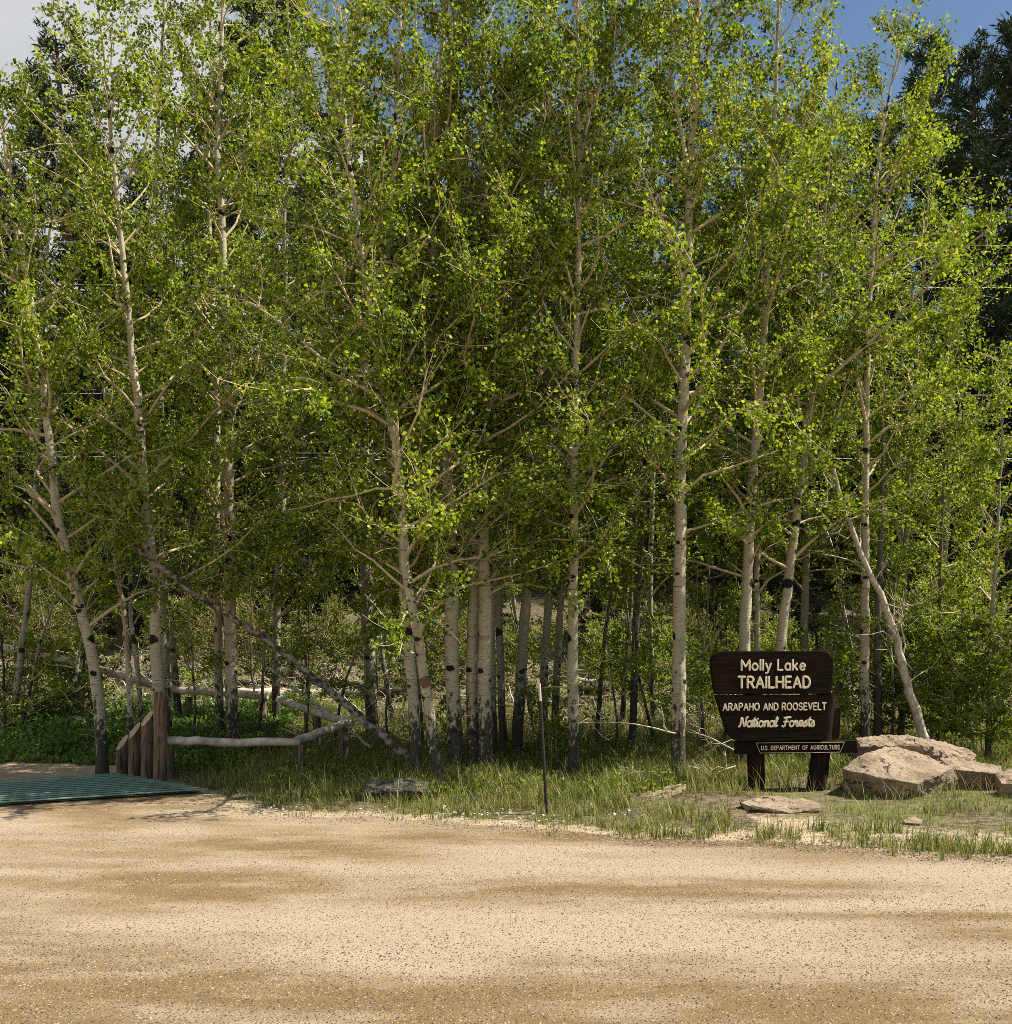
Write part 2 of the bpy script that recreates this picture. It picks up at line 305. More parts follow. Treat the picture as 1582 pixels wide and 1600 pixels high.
# loose stones of the gravel road (uncountable)
def stones(n, seed, sampler, smin, smax, sink=.25):
    r = rng(seed); x, y = sampler(r, n); n = len(x)
    s = smin + (smax - smin) * r.random(n) ** 3
    oc = np.array([(1, 0, 0), (.5, .8, 0), (-.6, .75, 0), (-1, 0, 0), (-.45, -.8, 0), (.6, -.75, 0), (.25, .1, .62), (-.3, -.1, .55)])
    fc = np.array([(0, 1, 6), (1, 2, 6), (2, 7, 6), (2, 3, 7), (3, 4, 7), (4, 5, 7), (5, 6, 7), (5, 0, 6)])
    V = oc[None] * (1 + .25 * r.normal(size=(n, 8, 1))) * (s[:, None, None]); a = r.random(n) * 6.283
    ca, sa = np.cos(a)[:, None], np.sin(a)[:, None]; ax = .6 + .8 * r.random(n)[:, None]
    vx = V[..., 0] * ax; vy = V[..., 1]
    W = np.stack([x[:, None] + vx * ca - vy * sa, y[:, None] + vx * sa + vy * ca, gz(x, y)[:, None] + .006 + V[..., 2] - .1 * s[:, None]], -1)
    mb = MB(); mb.add(W.reshape(-1, 3), (np.arange(n)[:, None, None] * 8 + fc[None]).reshape(-1, 3), 0, np.repeat(r.random(n) ** 2., 8), False); return mb
def in_rocks(x, y): return (x > 3.9) & (y > 12.2)
def road_sample(r, n):
    y = 1 / (1 / 14.5 + r.random(n) * (1 / 4.9 - 1 / 14.5)); y = np.where(r.random(n) < .35, 4.9 + 9 * r.random(n), y); x = (r.random(n) - .5) * 2 * (.53 * y + .4)
    band = np.sin(y * 3.3 + .9 * np.sin(x * .5)) * .5 + np.sin(x * .8 + y * 1.7) * .4
    e_ = y - edge(x); ok = ((e_ < .25) | ((x > 1.2) & (e_ < 2.4) & (r.random(n) < .5)) | ((e_ < .8) & (r.random(n) < .5))) & (r.random(n) < .62 + .38 * band) & ~in_rocks(x, y); return x[ok], y[ok]
tag(stones(340000, 5, road_sample, .0032, .0112).build('gravel', M['stone']), 'loose dark and pale gravel scattered over the dirt road', 'gravel', None, 'stuff')

# ------------------------------------------------------------------ leaves and trees
def leaf_cloud(mb, pos, size, r, mat=0, droop=.35, tint=None, wide=.43):
    n = len(pos)
    a = r.normal(size=(n, 3)); a[:, 2] -= droop * 1.6; a /= np.linalg.norm(a, axis=1)[:, None]
    q = r.normal(size=(n, 3)); q[:, 2] += .5; s = np.cross(a, q); s /= np.linalg.norm(s, axis=1)[:, None] + 1e-9; nn = np.cross(s, a)
    L = size[:, None]; fold = (.08 + .14 * r.random(n))[:, None]
    def pt(u, w): return pos + L * (u * a + w * s + abs(w) * 2 * fold * nn)
    V = np.stack([pt(0, 0), pt(.22, -wide), pt(.62, -wide * .92), pt(1, 0), pt(.62, wide * .92), pt(.22, wide)], 1)
    k = np.arange(n)[:, None] * 6
    fq = np.concatenate([k + np.array([[0, 1, 2, 3]]), k + np.array([[0, 3, 4, 5]])])
    if tint is None: tint = np.clip(.5 + .24 * r.normal(size=n), 0, 1)
    mb.add(V.reshape(-1, 3), fq, mat, np.repeat(tint, 6), False)
def sample_segments(segs, n, r):
    A = np.concatenate([s[:-1] for s in segs]); B = np.concatenate([s[1:] for s in segs])
    w = np.linalg.norm(B - A, axis=1) * np.repeat(r.gamma(.9, 1, len(segs)) + .05, [len(q) - 1 for q in segs]); i = r.choice(len(w), n, p=w / w.sum()); t = r.random(n)[:, None]
    return A[i] + (B[i] - A[i]) * t
def unit(v): return v / (np.linalg.norm(v) + 1e-9)

def limbs(tb, path, rad, zc, r, dens, Lmax, sides=5, up=(.35, 1.0), bias=None, lowboost=0., twig_mat=1):
    """side branches and twigs along path above height zc; returns twig polylines that carry leaves"""
    z0, z1 = zc, path[-1][2]; H = max(z1 - z0, .4); nb = max(4, int(H * 6.0 * dens)); tw = []; az = r.random() * 6.28
    for k in range(nb):
        t = (k + r.random()) / nb; z = z0 + t * H; i = int(np.searchsorted(path[:, 2], z)); i = min(max(i, 1), len(path) - 1)
        f = (z - path[i - 1][2]) / max(path[i][2] - path[i - 1][2], 1e-6); p = path[i - 1] + (path[i] - path[i - 1]) * np.clip(f, 0, 1)
        az += 2.4 + r.normal() * .5
        el = up[0] + (up[1] - up[0]) * r.random() * (.55 + .6 * t)
        L = Lmax * 1.5 * (.4 + .6 * r.random()) * (1 - t) ** .4 * (.8 + .2 * min(1, t * 5)) + .25
        d = np.array([math.cos(az) * math.cos(el), math.sin(az) * math.cos(el), math.sin(el)])
        if bias is not None: d = unit(d + np.asarray(bias))
        n = 6; pts = [p]; dd = d.copy()
        for q in range(n - 1):
            dd = unit(dd + r.normal(size=3) * .19 + np.array([0, 0, .06 if t > .25 else -.01])); pts.append(pts[-1] + dd * L / (n - 1))
        pts = np.array(pts); rb = min(rad[i] * .6, .007 + .0095 * L)
        tb.tube(pts, np.linspace(rb, .0038, n), sides, twig_mat)
        tw.append(pts[2:])
        for q in range(int(3 + L * 3.3)):
            g = .22 + .76 * r.random(); ii = min(int(g * (n - 1)), n - 2); c = pts[ii] + (pts[ii + 1] - pts[ii]) * (g * (n - 1) - ii)
            e = unit(unit(pts[ii + 1] - pts[ii]) * .75 + r.normal(size=3) * .62 + np.array([0, 0, .1])); l2 = L * (.16 + .3 * r.random()) + .08
            e2 = unit(e + r.normal(size=3) * .3); s2 = np.array([c, c + e * l2 * .35, c + e * l2 * .35 + e2 * l2 * .35, c + e * l2 * .35 + e2 * l2 * .35 + unit(e2 + r.normal(size=3) * .4) * l2 * .3])
            tb.tube(s2, [.0052, .0045, .0036, .0026], 3, twig_mat); tw.append(s2)
    return tw

def aspen(label, pts_px, w_px, crown_py, dens=1., Lmax=1.7, group='aspens of the front stand', seed=0, Y=None, leaf_m=50, bark='bark', leaf='leaf',
          name='aspen_tree', bias=None, drift=.25, lsize=.055, forks=(), dead_top=None, taper=.86, dead_twigs=6, up=(.35, 1.0), cat='tree', world_pts=None, r0=None):
    r = rng(seed + 1000); dens = dens * (.78 if bark != 'bark' else 1)
    if world_pts is None:
        bx, by = pts_px[0]
        if Y is None: Y = ground_hit(bx, by + 4)
        if w_px >= 15 and pts_px[-1][1] > -60 and 230 < pts_px[-1][0] < 1235: pts_px = list(pts_px) + [(pts_px[-1][0] + 5 * r.normal(), max(pts_px[-1][1] - 190, -110))]
        ph = r.random() * 6.28; pts = [P(bx, by, Y)]; pts[0][2] = float(gz(pts[0][0], Y)) - .12
        for k, (x, y) in enumerate(pts_px[1:]):
            hgt = (pts_px[0][1] - y) / 1200.; pts.append(P(x, y, Y + drift * hgt * 1.5 * math.sin(ph + hgt * 3)))
        r0 = w_px / 2. / F * Y * .91
    else: pts = world_pts; Y = pts[0][1]
    base = np.array([pts[0][0], pts[0][1], float(gz(pts[0][0], pts[0][1]))])
    path = smooth_path(pts, .3); n = len(path); s = np.concatenate([[0], np.cumsum(np.linalg.norm(np.diff(path, axis=0), axis=1))])
    path[1:-1] += r.normal(size=(n - 2, 3)) * .006 * np.array([1, 1, 0])
    t = s / s[-1]; rad = r0 * (1 - taper * t ** 1.15) * (1 + .32 * np.exp(-s / .16)) * (1 + .03 * r.normal(size=n))
    root = thing(name, base, label, cat, group)
    tb = MB(); tb.tube(path, rad, 12 if r0 > .05 else 7, 0)
    zc = CZ - (crown_py + 35 - HY) / F * Y if crown_py is not None else base[2] + .3
    tw = limbs(tb, path if dead_top is None else path[path[:, 2] < CZ - (dead_top - HY) / F * Y], rad, zc, r, dens, Lmax, bias=bias, up=up)
    for fk in forks:
        fp = smooth_path([P(x, y, Y + dy) for x, y, dy in fk[0]], .3); fr = np.linspace(fk[1] / 2 / F * Y, .006, len(fp))
        tb.tube(fp, fr, 8, 0); tw += limbs(tb, fp, fr, fp[len(fp) // 4][2], r, dens, Lmax * .7, bias=bias)
    for k in range(dead_twigs):          # bare stubs below the crown
        i = r.integers(2, max(3, int(n * .45))); a = r.random() * 6.28; L = .15 + .6 * r.random(); d = np.array([math.cos(a), math.sin(a), .15 + .3 * r.normal()])
        q = path[i] + np.outer(np.array([0, .35, .7, 1]) * L, unit(d)); q[1:] += r.normal(size=(3, 3)) * .04 * L; tb.tube(q, np.linspace(.009, .003, 4) * (.6 + L), 4, 1)
    if dead_top is not None:             # leafless spire
        for k in range(7):
            i = n - 2 - int(r.random() * n * .16); a = r.choice([0, 3.14]) + r.normal() * .6; L = .35 + .5 * r.random()
            q = path[i] + np.outer(np.array([0, .5, 1]) * L, unit(np.array([math.cos(a) * .6, math.sin(a) * .3, .8]))); q[1] += r.normal(size=3) * .04; tb.tube(q, [.009, .006, .003], 4, 1)
    tb.build('trunk', [M[bark], M['twig']], root, base)
    tl = sum(np.linalg.norm(np.diff(q, axis=0), axis=1).sum() for q in tw); nl = int(tl * leaf_m)
    if nl:
        pos = sample_segments(tw, nl, r) + r.normal(size=(nl, 3)) * .055
        lb = MB(); lumps = .5 + .14 * np.sin(pos[:, 0] * 2.1 + seed) * np.sin(pos[:, 2] * 1.7 + seed * 2)
        leaf_cloud(lb, pos, lsize * (.62 + .6 * r.random(nl)), r, tint=np.clip(lumps + .30 * r.normal(size=nl), 0, 1)); lb.build('crown', M[leaf], root, base)
    return root

NL = [0]
G1 = 'aspens of the front stand'
front = [
 # label, trunk path (photo pixels, ground upwards), width, crown start, density, branch length, options
 ('white aspen leaning left over the far end of the green cattle guard', [(160, 1214), (157, 1130), (148, 1050), (133, 980), (115, 920), (100, 850), (88, 790), (78, 700), (67, 600), (55, 520), (40, 430), (22, 330), (8, 230), (-8, 120)], 21, 960, 1.0, 1.8, dict(bias=(-.1, 0, .1))),
 ('thin sapling just left of the slant-cut posts, second stem from the left', [(205, 1160), (203, 1100), (196, 980), (182, 890), (177, 800), (172, 690), (160, 600), (150, 480)], 12, 960, .9, 1.1, dict(Y=16.5)),
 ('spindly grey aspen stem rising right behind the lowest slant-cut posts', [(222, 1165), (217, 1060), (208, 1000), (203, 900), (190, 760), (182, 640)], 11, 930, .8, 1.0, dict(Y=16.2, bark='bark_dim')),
 ('stout aspen whose black-banded trunk stands right behind the tallest cattle guard post', [(250, 1205), (247, 1080), (244, 1000), (240, 900), (229, 800), (222, 720), (217, 650), (207, 560), (200, 480), (192, 400), (182, 300), (173, 200), (165, 110), (155, 20)], 22, 900, 1.0, 1.9, dict(Y=15.6)),
 ('straight grey aspen beside the stout one, just right of the tallest post', [(262, 1150), (257, 1000), (255, 790), (252, 700), (250, 620), (253, 560), (252, 420), (245, 300), (250, 150), (255, 30)], 17, 900, .9, 1.7, dict(Y=18.5, bark='bark_dim')),
 ('thinner left trunk of the aspen pair growing inside the log rail corner', [(346, 1150), (343, 1080), (341, 980), (338, 900), (340, 700), (337, 560), (330, 400), (325, 250), (330, 110)], 15, 960, .9, 1.6, dict(Y=18.2)),
 ('thicker right trunk of the aspen pair growing inside the log rail corner', [(364, 1162), (361, 1000), (360, 900), (358, 800), (358, 700), (355, 560), (350, 400), (345, 300), (340, 240), (345, 120), (350, -20)], 23, 940, 1.0, 1.9, dict(Y=17.2, forks=[([(343, 310, 0), (365, 285, .2), (385, 230, .3), (395, 130, .4)], 8)])),
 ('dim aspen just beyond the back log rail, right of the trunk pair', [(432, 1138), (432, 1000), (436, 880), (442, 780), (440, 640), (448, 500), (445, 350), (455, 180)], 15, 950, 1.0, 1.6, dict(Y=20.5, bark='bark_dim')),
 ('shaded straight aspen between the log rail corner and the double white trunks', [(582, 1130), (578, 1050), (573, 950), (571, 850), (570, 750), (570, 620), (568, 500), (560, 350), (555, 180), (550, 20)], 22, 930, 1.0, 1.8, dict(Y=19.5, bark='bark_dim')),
 ('upright pale aspen with black eyes just left of the bent torn trunk', [(650, 1222), (646, 1100), (638, 1000), (632, 920), (628, 800), (618, 660), (612, 520), (610, 380), (618, 220), (625, 60)], 21, 900, 1.0, 1.7, dict(Y=14.6)),
 ('bent aspen with an orange torn bark scar near its foot', [(690, 1240), (680, 1180), (672, 1110), (663, 1065), (655, 1010), (645, 950), (633, 890), (631, 830), (625, 740), (615, 680), (602, 620), (588, 560), (578, 480), (566, 400), (552, 300), (540, 200)], 19, 980, 1.25, 1.8, dict(Y=13.7, forks=[([(600, 612, 0), (560, 590, -.3), (500, 560, -.5), (430, 500, -.7), (380, 470, -.8)], 7), ([(612, 680, 0), (617, 640, .1), (622, 600, .1)], 5)])),
 ('thick white aspen with a black knotted patch, right of the bent torn trunk', [(714, 1216), (708, 1100), (706, 1000), (706, 920), (703, 800), (700, 750), (693, 680), (690, 600), (684, 520), (680, 380), (683, 250), (690, 100), (695, -30)], 27, 900, 1.1, 1.9, dict(Y=14.9, forks=[([(682, 392, 0), (705, 378, -.1), (722, 350, -.2), (735, 270, -.3)], 9), ([(692, 640, 0), (660, 615, -.4), (600, 595, -.8), (560, 560, -1)], 8)])),
 ('left stem of the pressed-together white aspen pair in the middle', [(741, 1218), (739, 1100), (739, 1000), (742, 900), (738, 780), (725, 640), (720, 500), (712, 340), (715, 180)], 23, 900, 1.1, 1.7, dict(Y=15.0)),
 ('right, taller stem of the pressed-together white aspen pair in the middle', [(759, 1214), (758, 1100), (758, 950), (755, 850), (755, 700), (754, 560), (755, 450), (752, 350), (753, 200), (756, 60), (757, -60)], 25, 900, 1.15, 1.9, dict(Y=14.8, forks=[([(755, 380, 0), (775, 400, -.3), (790, 330, -.5), (840, 230, -.8)], 7)])),
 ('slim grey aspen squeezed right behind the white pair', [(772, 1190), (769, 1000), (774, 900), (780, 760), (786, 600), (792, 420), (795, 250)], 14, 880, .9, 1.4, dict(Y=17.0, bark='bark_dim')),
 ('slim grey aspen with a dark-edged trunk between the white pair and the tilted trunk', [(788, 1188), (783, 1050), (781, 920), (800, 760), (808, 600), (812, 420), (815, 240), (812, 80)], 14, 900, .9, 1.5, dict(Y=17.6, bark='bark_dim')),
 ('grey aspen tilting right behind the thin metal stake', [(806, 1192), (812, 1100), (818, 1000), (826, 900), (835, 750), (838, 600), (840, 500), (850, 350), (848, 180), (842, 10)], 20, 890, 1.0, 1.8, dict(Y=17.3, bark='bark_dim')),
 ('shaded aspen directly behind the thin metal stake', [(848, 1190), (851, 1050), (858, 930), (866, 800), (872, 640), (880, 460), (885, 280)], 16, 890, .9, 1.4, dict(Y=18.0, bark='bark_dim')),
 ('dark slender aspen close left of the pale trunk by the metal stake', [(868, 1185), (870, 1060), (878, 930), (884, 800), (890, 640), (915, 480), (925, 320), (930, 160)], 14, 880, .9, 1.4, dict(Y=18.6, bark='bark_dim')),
 ('straight pale aspen standing right of the thin metal stake', [(898, 1222), (895, 1050), (896, 900), (898, 750), (898, 620), (902, 500), (905, 300), (903, 100), (900, -40)], 20, 860, 1.1, 1.9, dict(Y=14.9, forks=[([(900, 770, 0), (920, 755, -.2), (960, 700, -.4), (1010, 650, -.6)], 6), ([(904, 260, 0), (925, 170, -.2), (962, 70, -.3), (985, -60, -.3)], 8)])),
 ('spindly dark sapling leaning right in the sunny gap behind the stake', [(932, 1165), (938, 1080), (944, 1010), (958, 900), (970, 780), (975, 640)], 9, 900, .8, 1.0, dict(Y=18.5, bark='bark_dark')),
 ('left stem of two dark thin saplings in the sunny gap', [(972, 1150), (977, 1060), (985, 960), (990, 850), (1000, 700), (1005, 560)], 9, 900, .8, 1.1, dict(Y=20.5, bark='bark_dark')),
 ('right stem of two dark thin saplings in the sunny gap', [(988, 1175), (992, 1060), (995, 960), (1002, 850), (1010, 720), (1015, 540), (1020, 380), (1025, 200), (1027, 60), (1028, -40)], 13, 900, 1.15, 1.7, dict(Y=18.0, bark='bark_dark')),
 ('tall straight white aspen with a black foot, standing alone left of the sign', [(1060, 1224), (1061, 1100), (1062, 950), (1064, 850), (1064, 720), (1070, 600), (1073, 500), (1077, 350), (1082, 200), (1090, 80), (1094, -40)], 25, 800, 1.05, 2.0, dict(Y=14.7, taper=.7, forks=[([(1076, 420, 0), (1050, 380, -.3), (1015, 300, -.6), (990, 230, -.7)], 7), ([(1079, 290, 0), (1062, 190, .2), (1045, 90, .3), (1040, -50, .3)], 9)])),
 ('aspen directly behind the upper left corner of the trailhead sign', [(1158, 1212), (1163, 1020), (1168, 900), (1177, 750), (1185, 650), (1195, 520), (1200, 400), (1206, 300), (1211, 200), (1216, 50), (1218, -40)], 22, 880, 1.1, 1.9, dict(Y=15.6, forks=[([(1205, 340, 0), (1225, 280, -.2), (1250, 210, -.3), (1290, 180, -.4)], 7)])),
 ('narrow aspen second from the left among those behind the sign', [(1183, 1195), (1183, 1020), (1183, 900), (1188, 760), (1178, 600), (1165, 430), (1155, 260), (1150, 100)], 12, 900, .9, 1.5, dict(Y=17.5)),
 ('aspen bending right with a forked trunk and a leafless spire behind the sign', [(1208, 1190), (1220, 1020), (1230, 930), (1240, 850), (1254, 740), (1265, 640), (1275, 560), (1283, 420), (1292, 300), (1303, 180), (1312, 80), (1316, 20)], 21, 860, 1.1, 1.9, dict(Y=16.2, dead_top=190, taper=.98, forks=[([(1267, 630, 0), (1285, 600, -.2), (1320, 570, -.4), (1400, 500, -.6), (1470, 420, -.8)], 9), ([(1284, 455, 0), (1260, 440, -.3), (1215, 470, -.5)], 5)])),
 ('straight dim aspen behind the upper right corner of the sign', [(1258, 1160), (1257, 1000), (1262, 850), (1266, 760), (1262, 600), (1255, 430), (1250, 280), (1255, 140)], 16, 920, .9, 1.5, dict(Y=18.8, bark='bark_dim')),
 ('straight aspen rising behind the left end of the boulder pile', [(1354, 1165), (1352, 1000), (1353, 900), (1353, 750), (1355, 600), (1362, 430), (1372, 270), (1390, 150), (1412, 45)], 17, 740, 1.2, 2.0, dict(Y=17.0)),
 ('black-barked dead-looking trunk close behind the straight aspen at the boulders', [(1374, 1165), (1372, 1000), (1376, 850), (1380, 720), (1385, 600)], 15, 830, .5, 1.0, dict(Y=17.6, bark='bark_dark')),
 ('thin grey aspen between the leaning dead snag and the boulder aspen', [(1408, 1150), (1412, 1000), (1414, 900), (1418, 800), (1425, 640), (1440, 480), (1450, 320), (1455, 200)], 12, 900, 1.1, 1.7, dict(Y=19.0, bark='bark_dim')),
 ('thin black stem in the bright thicket right of the leaning dead snag', [(1466, 1160), (1468, 1000), (1470, 900), (1474, 780), (1480, 620), (1490, 500)], 9, 960, 1.2, 1.4, dict(Y=18.4, bark='bark_dark')),
 ('slanting dark sapling in the bright thicket near the right side', [(1492, 1130), (1498, 1030), (1510, 930), (1535, 820), (1555, 700)], 8, 980, 1.2, 1.3, dict(Y=19.5, bark='bark_dark')),
 ('leafy sapling rising over the rightmost boulders', [(1545, 1175), (1548, 1060), (1552, 950), (1560, 820), (1566, 700), (1572, 560)], 10, 1060, 1.3, 1.5, dict(Y=16.8, bark='bark_dim')),
]
for k, (lab, pts, w, cp, dn, lm, op) in enumerate(front): aspen(lab, pts, w, cp, dn, lm, G1, seed=k, **op)
# bark scar of the bent aspen
for o in [o for o in bpy.data.objects if o.get('label', '').startswith('bent aspen')]:
    m = MB(); m.tube([P(668, 1075, 13.655), P(664, 1068, 13.648), P(661, 1061, 13.645)], [.075, .082, .072], 11, 0, rough=.10); m.build('bark_scar', M['scar'], o, o.location)

# aspens deeper in the stand: nothing tells one from the other
r = rng(77)
spots = [(-9.5, 19), (-6.6, 20.5), (-2.6, 22), (.6, 22), (3.6, 22.5), (7.6, 20.2), (9.4, 22)]
for k, (x, y) in enumerate(spots):
    x += r.normal() * .3; H = 9.5 + 3.5 * r.random() + (1 if abs(x) < 5 else -1.5 if x > 5 else 0); z = float(gz(x, y)); lean = r.normal(size=2) * .05
    wp = [np.array([x + lean[0] * h + .12 * math.sin(h * .5 + k), y + lean[1] * h, z - .1 + h]) for h in np.linspace(0, H, 8)]
    aspen('slender aspen in shade behind the front row of white trunks', None, 0, None, .95, 1.7, 'slender aspens deeper in the stand', 200 + k, bark='bark_dim', leaf='leaf', world_pts=wp, r0=.055 + .035 * r.random(),
          leaf_m=44, lsize=.07, dead_twigs=5) if False else aspen('slender aspen in shade behind the front row of white trunks', None, 0, HY - (z + 2.6 + 1.8 * r.random() - CZ) * F / y, .5, 1.5, 'slender aspens deeper in the stand', 200 + k, bark='bark_dim', world_pts=wp, r0=.055 + .035 * r.random(), leaf_m=44, lsize=.07, dead_twigs=5)

r = rng(55)
for k, (px, Yd, H) in enumerate([(300, 17.5, 4.2), (395, 18.2, 5), (470, 17.2, 4.4), (520, 18.5, 5.2), (610, 17.5, 4), (668, 18.5, 5), (835, 19.5, 4.6), (960, 17.5, 3.6), (1020, 18.5, 5), (1100, 17.4, 4.6), (1130, 19, 5.4), (1300, 19, 4.8), (1395, 17.6, 4.4), (90, 18.2, 4.5), (20, 18.8, 5), (1440, 18.6, 5.5)]):
    x = (px - CX) / F * Yd; z = float(gz(x, Yd)); ln = r.normal(size=2) * .12
    aspen('thin young aspen with low leafy twigs between the big trunks', None, 0, HY - (z + (1.7 if k < 4 else .9) - CZ) * F / Yd, .75, 1.0, 'thin young aspens between the trunks', 400 + k, bark='bark_dim', world_pts=[np.array([x + ln[0] * h + .06 * math.sin(h * 1.6 + k), Yd + ln[1] * h, z - .1 + h]) for h in np.linspace(0, H, 6)], r0=.022 + .014 * r.random(), leaf='bush', leaf_m=48, dead_twigs=3, name='aspen_sapling')

# low leafy shrubs and aspen suckers
def shrub(label, px, py, h, w, stems, seed, leaf='bush', Y=None, name='leafy_shrub', group='leafy shrubs under the aspens', leaf_m=40, lsize=.055):
    r = rng(seed + 5000); base = on_ground(px, py) if Y is None else None
    if base is None: p = P(px, py, Y); base = np.array([p[0], Y, float(gz(p[0], Y))])
    root = thing(name, base, label, 'shrub', group); tb = MB(); tw = []
    for k in range(stems):
        a = r.random() * 6.28; rr = w * (.2 + .8 * r.random()) * .5; hh = h * (.6 + .4 * r.random())
        e = np.array([math.cos(a) * rr, math.sin(a) * rr, hh]); p0 = base + np.array([math.cos(a), math.sin(a), 0]) * .08
        pts = smooth_path([p0 - np.array([0, 0, .05]), p0 + e * np.array([.3, .3, .4]) + r.normal(size=3) * .05, p0 + e * np.array([.7, .7, .75]) + r.normal(size=3) * .06, p0 + e], .15)
        rad = np.linspace(.014, .004, len(pts)); tb.tube(pts, rad, 5, 0); tw += limbs(tb, pts, rad, base[2] + h * .12, r, 1.5, w * .42, 4, (.1, .9), twig_mat=0)
    tb.build('stem', M['twig'], root, base); tl = sum(np.linalg.norm(np.diff(q, axis=0), axis=1).sum() for q in tw); nl = int(tl * leaf_m)
    pos = sample_segments(tw, nl, r) + r.normal(size=(nl, 3)) * .035; lb = MB(); leaf_cloud(lb, pos, lsize * (.6 + .6 * r.random(nl)), r); lb.build('foliage', M[leaf], root, base)
shr = [('wide dim bush far back on the slope behind the trunk pair at the rails', 300, 1000, 2.2, 3.0, 6, 'leaf_shade', 29), ('wide dim bush far back on the slope straight above the log rail corner', 530, 1000, 2.0, 3.0, 6, 'leaf_shade', 29.5), ('wide dim bush far back on the slope behind the white aspen pair', 740, 1000, 2.0, 2.8, 6, 'leaf_shade', 29), ('wide dim bush far back on the slope behind the lone white trunk', 1080, 1000, 2.2, 2.8, 6, 'leaf_shade', 29),
 ('bright yellow-green thicket clump just right of the trailhead sign', 1335, 1150, 1.9, 1.3, 5, 'bush', 18.0),
 ('bright thicket clump behind the flat back boulder', 1455, 1140, 2.9, 1.8, 8, 'bush', 17.9),
 ('bright thicket clump above the rightmost boulders', 1535, 1140, 2.7, 1.7, 8, 'bush', 17.0),
 ('leafy clump filling the space left of the sign behind the lone white trunk', 1105, 1120, 2.2, 1.4, 5, 'bush', 21.0),
 ('bushy clump between the two dark saplings and the lone white trunk', 1030, 1100, 2.0, 1.3, 4, 'bush', 23.0),
 ('dark leafy bush at the left side behind the lush green herbs', 40, 1110, 1.7, 2.0, 6, 'leaf_shade', 20.5),
 ('dark leafy bush between the leaning aspen and the slant-cut posts', 120, 1120, 1.6, 1.6, 5, 'leaf_shade', 21.0),
 ('yellow-green bush seen through the log rail fence', 305, 1120, 1.0, 1.0, 3, 'bush', 23.5),
 ('small leafy bush by the log rail corner', 478, 1100, 1.0, .9, 3, 'bush', 22.5),
 ('leafy sucker between the bent trunk and the thick white trunk', 690, 1130, 1.1, .6, 2, 'bush', 16.0),
 ('leafy sucker wrapped round the foot of the shaded aspen by the stake', 868, 1170, 1.3, .6, 3, 'bush', 16.6),
 ('tall bright bush deep in the gap behind the two dark saplings', 950, 1080, 2.4, 1.8, 5, 'bush', 26.0),
 ('tall dim bush deep behind the log rails', 400, 1050, 2.6, 2.2, 6, 'leaf_shade', 27.0),
 ('tall dim bush deep behind the middle trunks', 640, 1060, 2.4, 2.2, 6, 'leaf_shade', 27.0),
 ('tall dim bush deep behind the leaning left aspen', 60, 1040, 3.0, 2.6, 6, 'leaf_shade', 27.0),
 ('tall bright bush deep behind the sign', 1200, 1060, 2.8, 2.2, 6, 'bush', 25.0),
 ('tall bright bush deep behind the boulder pile', 1480, 1050, 3.2, 2.6, 7, 'bush', 25.0),
 ('dim bush deep behind the tilting grey aspen', 800, 1060, 2.2, 2.0, 5, 'leaf_shade', 26.0)]
for k, (lab, px, py, h, w, ns, lf, Yd) in enumerate(shr): shrub(lab, px, py, h, w, ns, k, lf, Yd)

# conifers on the hillside
def conifer(H, R, seed, label, loc):
    r = rng(seed + 9000); root = thing('conifer_tree', loc, label, 'tree', 'dark conifers on the hillside'); tb = MB()
    pts = np.array([(.15 * math.sin(z * .3 + seed), .1 * math.cos(z * .4), z) for z in np.linspace(-.3, H, 14)]); tb.tube(pts, np.linspace(.24, .03, 14), 9, 0)
    P0, D, Sz = [], [], []
    z = H * .06
    while z < H:
        t = z / H
        for k in range(4 if t < .85 else 3):
            a = r.random() * 6.28; L = (R * (1 - t) ** .6 * (.45 + .6 * r.random()) * min(1, .4 + t * 2) + .3); el = -.15 + .55 * t + .15 * r.normal(); d = np.array([math.cos(a) * math.cos(el), math.sin(a) * math.cos(el), math.sin(el)])
            q = np.array([0, 0, z]) + np.outer(np.linspace(0, 1, 5), d * L); q[:, 2] += np.linspace(0, 1, 5) ** 2 * .12 * L
            tb.tube(q, np.linspace(.03, .008, 5), 4, 0)
            side = np.array([-d[1], d[0], 0]); nc = int(3 + L * 3.2)
            for c_ in range(nc):
                tt = .3 + .72 * r.random(); ct = np.array([0, 0, z]) + tt * d * L + side * r.normal() * .2 * L * (1.1 - tt) + np.array([0, 0, tt ** 2 * .12 * L + .08 * r.normal()]); n = 36
                dv = d * .5 + r.normal(size=(n, 3)) * .75 + np.array([0, 0, .35]); P0.append(ct + r.normal(size=(n, 3)) * .07); D.append(dv); Sz.append(.10 + .12 * r.random(n))
        z += .24 + .12 * r.random()
    P0, D, Sz = map(np.concatenate, (P0, D, Sz)); D /= np.linalg.norm(D, axis=1)[:, None]; n = len(P0)
    s = np.cross(D, r.normal(size=(n, 3))); s /= np.linalg.norm(s, axis=1)[:, None]; L = Sz[:, None]
    V = np.stack([P0, P0 + D * L * .5 - s * L * .10, P0 + D * L, P0 + D * L * .5 + s * L * .10], 1)
    nb = MB(); nb.add(V.reshape(-1, 3), (np.arange(n)[:, None] * 4 + np.arange(4)[None]), 0, np.repeat(r.random(n), 4), False)
    tb.build('trunk', M['conifer_bark'], root); nb.build('crown', M['needle'], root); return root
protos = []
